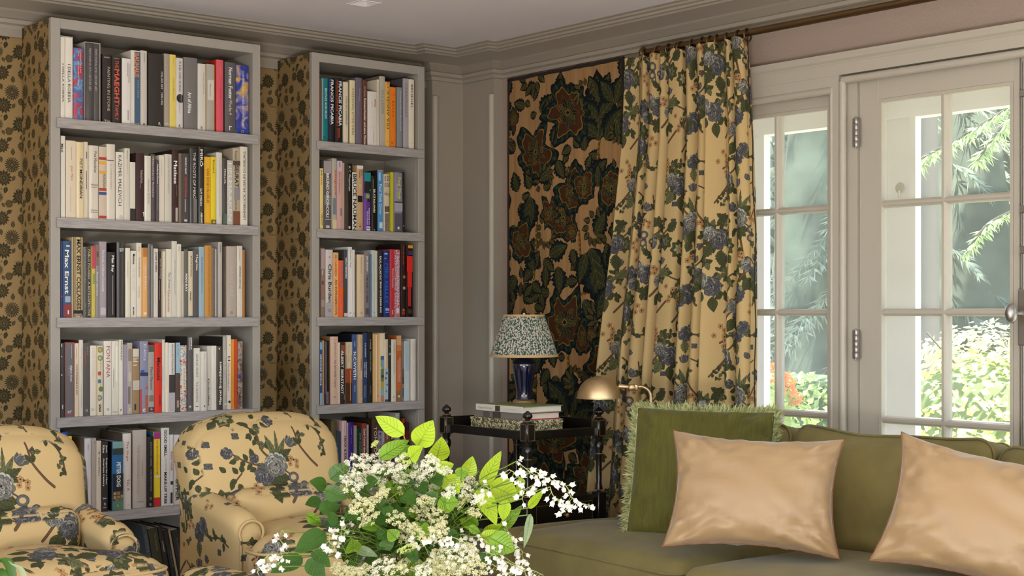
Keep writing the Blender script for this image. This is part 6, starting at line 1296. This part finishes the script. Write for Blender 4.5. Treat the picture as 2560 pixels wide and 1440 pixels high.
LV = '''1125 200 910 62 128 0;1232 285 1345 100 165 0;1372 400 1420 238 155 0;945 380 1165 240 120 1;1375 478 1508 425 100 0;1600 530 1655 372 112 0;1722 592 1868 328 108 0;1785 588 2015 690 185 0;1698 618 1835 872 135 0;2030 535 1990 655 60 0;2078 760 2195 622 62 0;2092 812 2055 1048 58 3
1860 935 2028 745 82 1;1735 985 1862 885 92 0;568 540 715 420 122 2;535 592 418 556 100 2;492 705 372 738 90 2;525 625 690 690 120 2;480 775 645 745 110 2;385 815 505 895 80 1;530 895 705 825 78 2;522 948 292 1105 150 2;352 1140 110 1255 130 2;395 1158 525 1290 130 2
440 1090 560 1195 100 2;770 1075 915 1120 72 3;1155 1128 1238 1245 62 0;1225 1190 1315 1240 70 0;1440 520 1545 650 140 0;1400 690 1500 760 120 1;1650 800 1560 960 120 2;1785 990 1975 1090 170 1;1715 1005 1855 935 90 0;1180 380 1250 300 120 0;1150 470 1215 590 110 1;1090 340 1240 330 100 1
930 1080 1060 1030 60 1;680 1200 830 1100 100 2;760 900 900 980 110 2;620 1100 720 1040 90 2;1640 900 1560 850 80 0;560 1010 480 1130 60 3;1620 905 1720 960 60 1;1900 700 1880 860 90 0;740 640 880 700 120 2;1010 640 930 560 110 1;1330 640 1430 560 110 1;1500 850 1620 770 110 2
1100 620 1010 720 130 2;830 640 720 560 110 2;1700 1180 1850 1100 110 2;1000 960 860 1060 130 2;1250 880 1130 980 120 2;1480 960 1600 1040 120 2;900 880 1020 940 120 2;1380 1020 1240 1100 120 2;690 760 820 850 120 2;1180 1000 1060 1120 130 2;640 960 760 1020 100 2;840 1130 960 1210 120 2'''
bases = []
LV += ''.join(f';{x:.0f} {y:.0f} {x+100*math.cos(a_):.0f} {y+100*math.sin(a_):.0f} {gf.uniform(80, 125):.0f} {gf.choice((1, 2, 2, 2))} {gf.uniform(-.06, .10):.2f}' for x, y, a_ in [(gf.gauss(1130, 260), gf.gauss(880, 200), gf.uniform(0, 6.28)) for _ in range(120)] if 620 < x < 1720 and 420 < y < 1300)
for ln in LV.replace('\n', ';').split(';'):
    x0, y0, x1, y1, w_, tone, *dd = map(float, ln.split()); deep = tone == 2 and 600 < x0 < 1700
    bases.append((add_leaf(x0, y0, x1, y1, w_, int(tone), 2.8+(dd[0] if dd else gf.uniform(.04, .12) if deep or dd else gf.uniform(-.07, .05))), int(tone)))
for a, tone in bases:
    m = VM.lerp(a, .55)+Vector((0, 0, .03)); mid = Vector((VM.x+(a.x-VM.x)*.35, VM.y+(a.y-VM.y)*.35, m.z))
    MB().tube([q-BO for q in [VM+Vector((gf.uniform(-.03, .03), gf.uniform(-.03, .03), -.02)), mid, a]] if False else [Vector(q)-BO for q in smoothpath([tuple(VM+Vector((gf.uniform(-.03, .03), gf.uniform(-.03, .03), -.02))), tuple(mid), tuple(a)], 5)], .0013, 5).build('stem', stemm[1 if tone == 2 else 0], bq, 180)
UM = '''780 430 95;865 395 105;985 345 60;975 440 95;930 510 90;1060 450 85;1250 470 100;1345 420 80;1310 560 105;1210 610 105;1400 545 70;740 560 105;690 520 70;800 745 110;1000 775 105;1090 840 95;860 830 90;1390 795 110;1320 880 115;1600 625 95;1640 555 65;1560 700 80;1660 790 55;1240 760 75;1420 1110 130;1560 1120 150;1660 1195 120;1460 1220 130
950 1190 115;1180 1170 90;650 1235 100;1150 960 80;885 700 60;1350 1225 110;1060 1235 110;1130 385 75 g;640 630 60 g;1540 560 60 g;1140 630 60 g;905 275 24 g;1150 1060 70 g;1290 700 70;1470 640 60;1110 540 70;840 540 80;1700 700 50;1400 930 90;1230 930 80;960 640 60;1440 470 50;1520 1230 110;1620 1080 90;850 1240 90;760 1240 80;1250 1250 90'''
for ln in UM.replace('\n', ';').split(';'):
    f_ = ln.split(); cx_, cy_, r_ = map(float, f_[:3]); green = len(f_) > 3; t_ = 2.8+gf.uniform(-.1, .02)-(.05 if cy_ > 900 else 0)
    c_ = P(*Zp(cx_, cy_), t_)-BO; Rm = r_*.328125/FPX*t_*.93; ax = (Vector((0, 0, 1))*gf.uniform(.4, 1)+(-FW)*gf.uniform(.3, 1)+RT*gf.uniform(-.6, .6)).normalized()
    a = ax.orthogonal().normalized(); b_ = ax.cross(a); hub = c_-ax*Rm*.75; st_, fl_ = MB(), MB(); nU = max(6, int(20*(Rm/.026)))
    for k in range(nU):
        rr = math.sqrt((k+.5)/nU); th_ = k*2.39996; p = c_+a*(Rm*rr*math.cos(th_))+b_*(Rm*rr*math.sin(th_))-ax*(Rm*.35*rr*rr)+Vector((gf.gauss(0, .0015), gf.gauss(0, .0015), gf.gauss(0, .002)))
        st_.tube([hub, p-ax*.002], .00035, 3); ur = .0052*gf.uniform(.75, 1.2)
        for j in range(15):
            r2 = math.sqrt((j+.5)/15); t2 = j*2.4; q = p+a*(ur*r2*math.cos(t2))+b_*(ur*r2*math.sin(t2))+ax*(.0022*(1-r2*r2)); s_ = ur*.42; al = gf.random()*3
            nx = (ax+Vector((gf.gauss(0, .4), gf.gauss(0, .4), gf.gauss(0, .4)))).normalized(); u_ = nx.orthogonal().normalized(); v_ = nx.cross(u_)
            i0 = len(fl_.v); fl_.v += [tuple(q+u_*(s_*(1 if m_ % 2 == 0 else .42)*math.cos(m_*.6283+al))+v_*(s_*(1 if m_ % 2 == 0 else .42)*math.sin(m_*.6283+al))) for m_ in range(10)]; fl_.f.append(tuple(range(i0, i0+10)))
    o = fl_.build('flower_umbel', umbg if green else (umbw if cy_ < 640 or gf.random() < .3 else umbm), bq, recalc=False); st_.build('umbel_rays', stemm[0], o, recalc=False)
    vm_ = VM-BO; mid = vm_.lerp(hub, .45); mid.z = vm_.z+(hub.z-vm_.z)*.6
    MB().tube(smoothpath([tuple(vm_+Vector((gf.uniform(-.03, .03), gf.uniform(-.03, .03), -.02))), tuple(mid), tuple(hub)], 5), .0008, 5).build('stem', stemm[0], bq, 180)
RC = '''1985 405,2030 440,2080 480,2130 510,2180 500;1930 470,1980 500,2030 560,2045 640;2150 470,2230 545,2320 560,2380 620,2400 680,2470 720,2550 745;2050 620,2120 580,2180 520;2240 600,2260 660,2300 700,2340 760,2400 790;1200 985,1300 960,1400 985,1500 985,1600 1030;1240 1000,1290 1060,1320 1130,1370 1190;1350 970,1400 1050,1440 1090;1560 960,1640 980,1710 985,1780 1040,1850 1060;1600 1020,1660 1040;1760 1100,1820 1120,1880 1160,1950 1190,2030 1230,2110 1240
1890 920,1940 960,1980 1040,2030 1100,1990 1140;1900 1140,1960 1180,2050 1210;2090 1230,2140 1250,2190 1275;200 930,180 990,215 1050;100 1120,60 1160,150 1190;190 1100,200 1150,150 1210;20 1215,10 1260;560 960,560 1020,600 1060,560 1100;640 950,640 1010,600 1050;650 920,690 940;520 1060,540 1140;700 840,740 900;2030 690,2030 640;1740 590,1790 620;1800 1190,1880 1240,1960 1270'''
for ln in RC.replace('\n', ';').split(';'):
    t_ = 2.8+gf.uniform(-.12, .0); pts = [tuple(P(*Zp(*map(float, q.split())), t_+gf.uniform(-.01, .01))-BO) for q in ln.split(',')]; pp = [Vector(q) for q in smoothpath(pts, 8)]
    fl_, cl_ = MB(), MB(); ln_ = sum((b_-a_).length for a_, b_ in zip(pp, pp[1:])); nF = max(4, int(ln_/.0056))
    for k in range(nF):
        q = k/nF*(len(pp)-1); i = int(q); p = pp[i].lerp(pp[min(i+1, len(pp)-1)], q-i); d = (RT*gf.gauss(0, .7)-FW*abs(gf.gauss(0, .6))+Vector((0, 0, gf.gauss(-.55, .5)))).normalized()
        s0 = p+d*gf.uniform(.006, .011); cl_.tube([p, s0], .0005, 3); S = gf.uniform(.0105, .016); u_ = d.cross(FW).normalized(); v_ = d.cross(u_)
        cl_.tube([s0, s0+d*.0025], [.0016, .0014], 5)
        for sg, up_, ln2, wd in ((0, .9, 1.0, .62), (1, -.25, .95, .34), (-1, -.25, .95, .34), (0, -.6, .8, .26)):   # banner, two wings, keel
            d2 = (d+v_*up_*.6+u_*sg*.28).normalized(); w2 = (u_ if sg == 0 else (u_*.5+v_*sg)).normalized(); n2 = d2.cross(w2)
            i0 = len(fl_.v); fl_.v += [tuple(z_) for z_ in (s0, s0+d2*S*ln2*.45+w2*S*wd*.55+n2*S*.1, s0+d2*S*ln2*.85+w2*S*wd*.42, s0+d2*S*ln2, s0+d2*S*ln2*.85-w2*S*wd*.42, s0+d2*S*ln2*.45-w2*S*wd*.55+n2*S*.1)]; fl_.f.append(tuple(range(i0, i0+6)))
    o = fl_.build('flower_raceme', wism, bq, recalc=False); cl_.tube(pp, .0009, 5); cl_.build('raceme_stalk', cal, o, recalc=False)
    vm_ = VM-BO; hub = pp[0]; mid = vm_.lerp(hub, .5); mid.z = vm_.z+(hub.z-vm_.z)*.72
    MB().tube(smoothpath([tuple(vm_+Vector((gf.uniform(-.03, .03), gf.uniform(-.03, .03), -.02))), tuple(mid), tuple(hub)], 5), .0011, 5).build('stem', stemm[0], bq, 180)
# fine feathery foliage among the umbels
ff = MB()
for k in range(130):
    p = P(*Zp(gf.uniform(640, 1700), gf.uniform(480, 1240)), 2.8+gf.uniform(-.06, .06))-BO
    for j in range(5):
        d = Vector((gf.gauss(0, 1), gf.gauss(0, 1), gf.gauss(.3, .8))).normalized()*gf.uniform(.012, .03); ff.tube([p, p+d*.6, p+d+Vector((0, 0, -.003))], [.0006, .0005, .0003], 3)
ff.build('feathery_foliage', leafmat('feathery_green', '7f9438', .35, .6), bq, recalc=False)['kind'] = 'stuff'
# small plant whose leaf tips enter at the lower left corner
pc = P(8, 1480, 2.45); pl = empty('leafy_plant', (pc.x, pc.y, .41), 0, 'plant with strap leaves, tips entering at the lower left corner', 'plant'); PO = Vector((pc.x, pc.y, .41))
MB().lathe([(.04, 0), (.055, .01), (.062, .10), (.058, .11), (.052, .10)], n=24).build('pot', vs_, pl, 60); MB().lathe([(0, .096), (.053, .096)], n=20).build('soil', bpy.data.materials['soil'], pl)
for k, (qx, qy, dx, dy, w_, tone) in enumerate(((30, 1440, -30, 1400, 30, 2), (62, 1470, 22, 1402, 16, 3), (10, 1470, -20, 1420, 34, 2), (-30, 1470, 0, 1405, 30, 2), (20, 1500, -60, 1440, 30, 2))):
    a = P(qx, qy, 2.45)-PO; b2 = P(dx, dy, 2.43)-PO; root = Vector((0, 0, .09)); pt = [Vector(q) for q in smoothpath([tuple(root), tuple(a), tuple(b2)], 6)]; W = w_/FPX*2.45; vs = []; n = len(pt)
    for i, p in enumerate(pt):
        q = i/(n-1); ww = W*.5*math.sin(math.pi*min(1, .12+q*.88))**.8; vs += [tuple(p-RT*ww*.8-Vector((0, 0, ww*.5))), tuple(p-FW*.002), tuple(p+RT*ww*.8+Vector((0, 0, ww*.5)))]
    MB().add(vs, [(i*3+j, i*3+j+1, (i+1)*3+j+1, (i+1)*3+j) for i in range(n-1) for j in (0, 1)]).build('strap_leaf', LFM[tone], pl, 180)
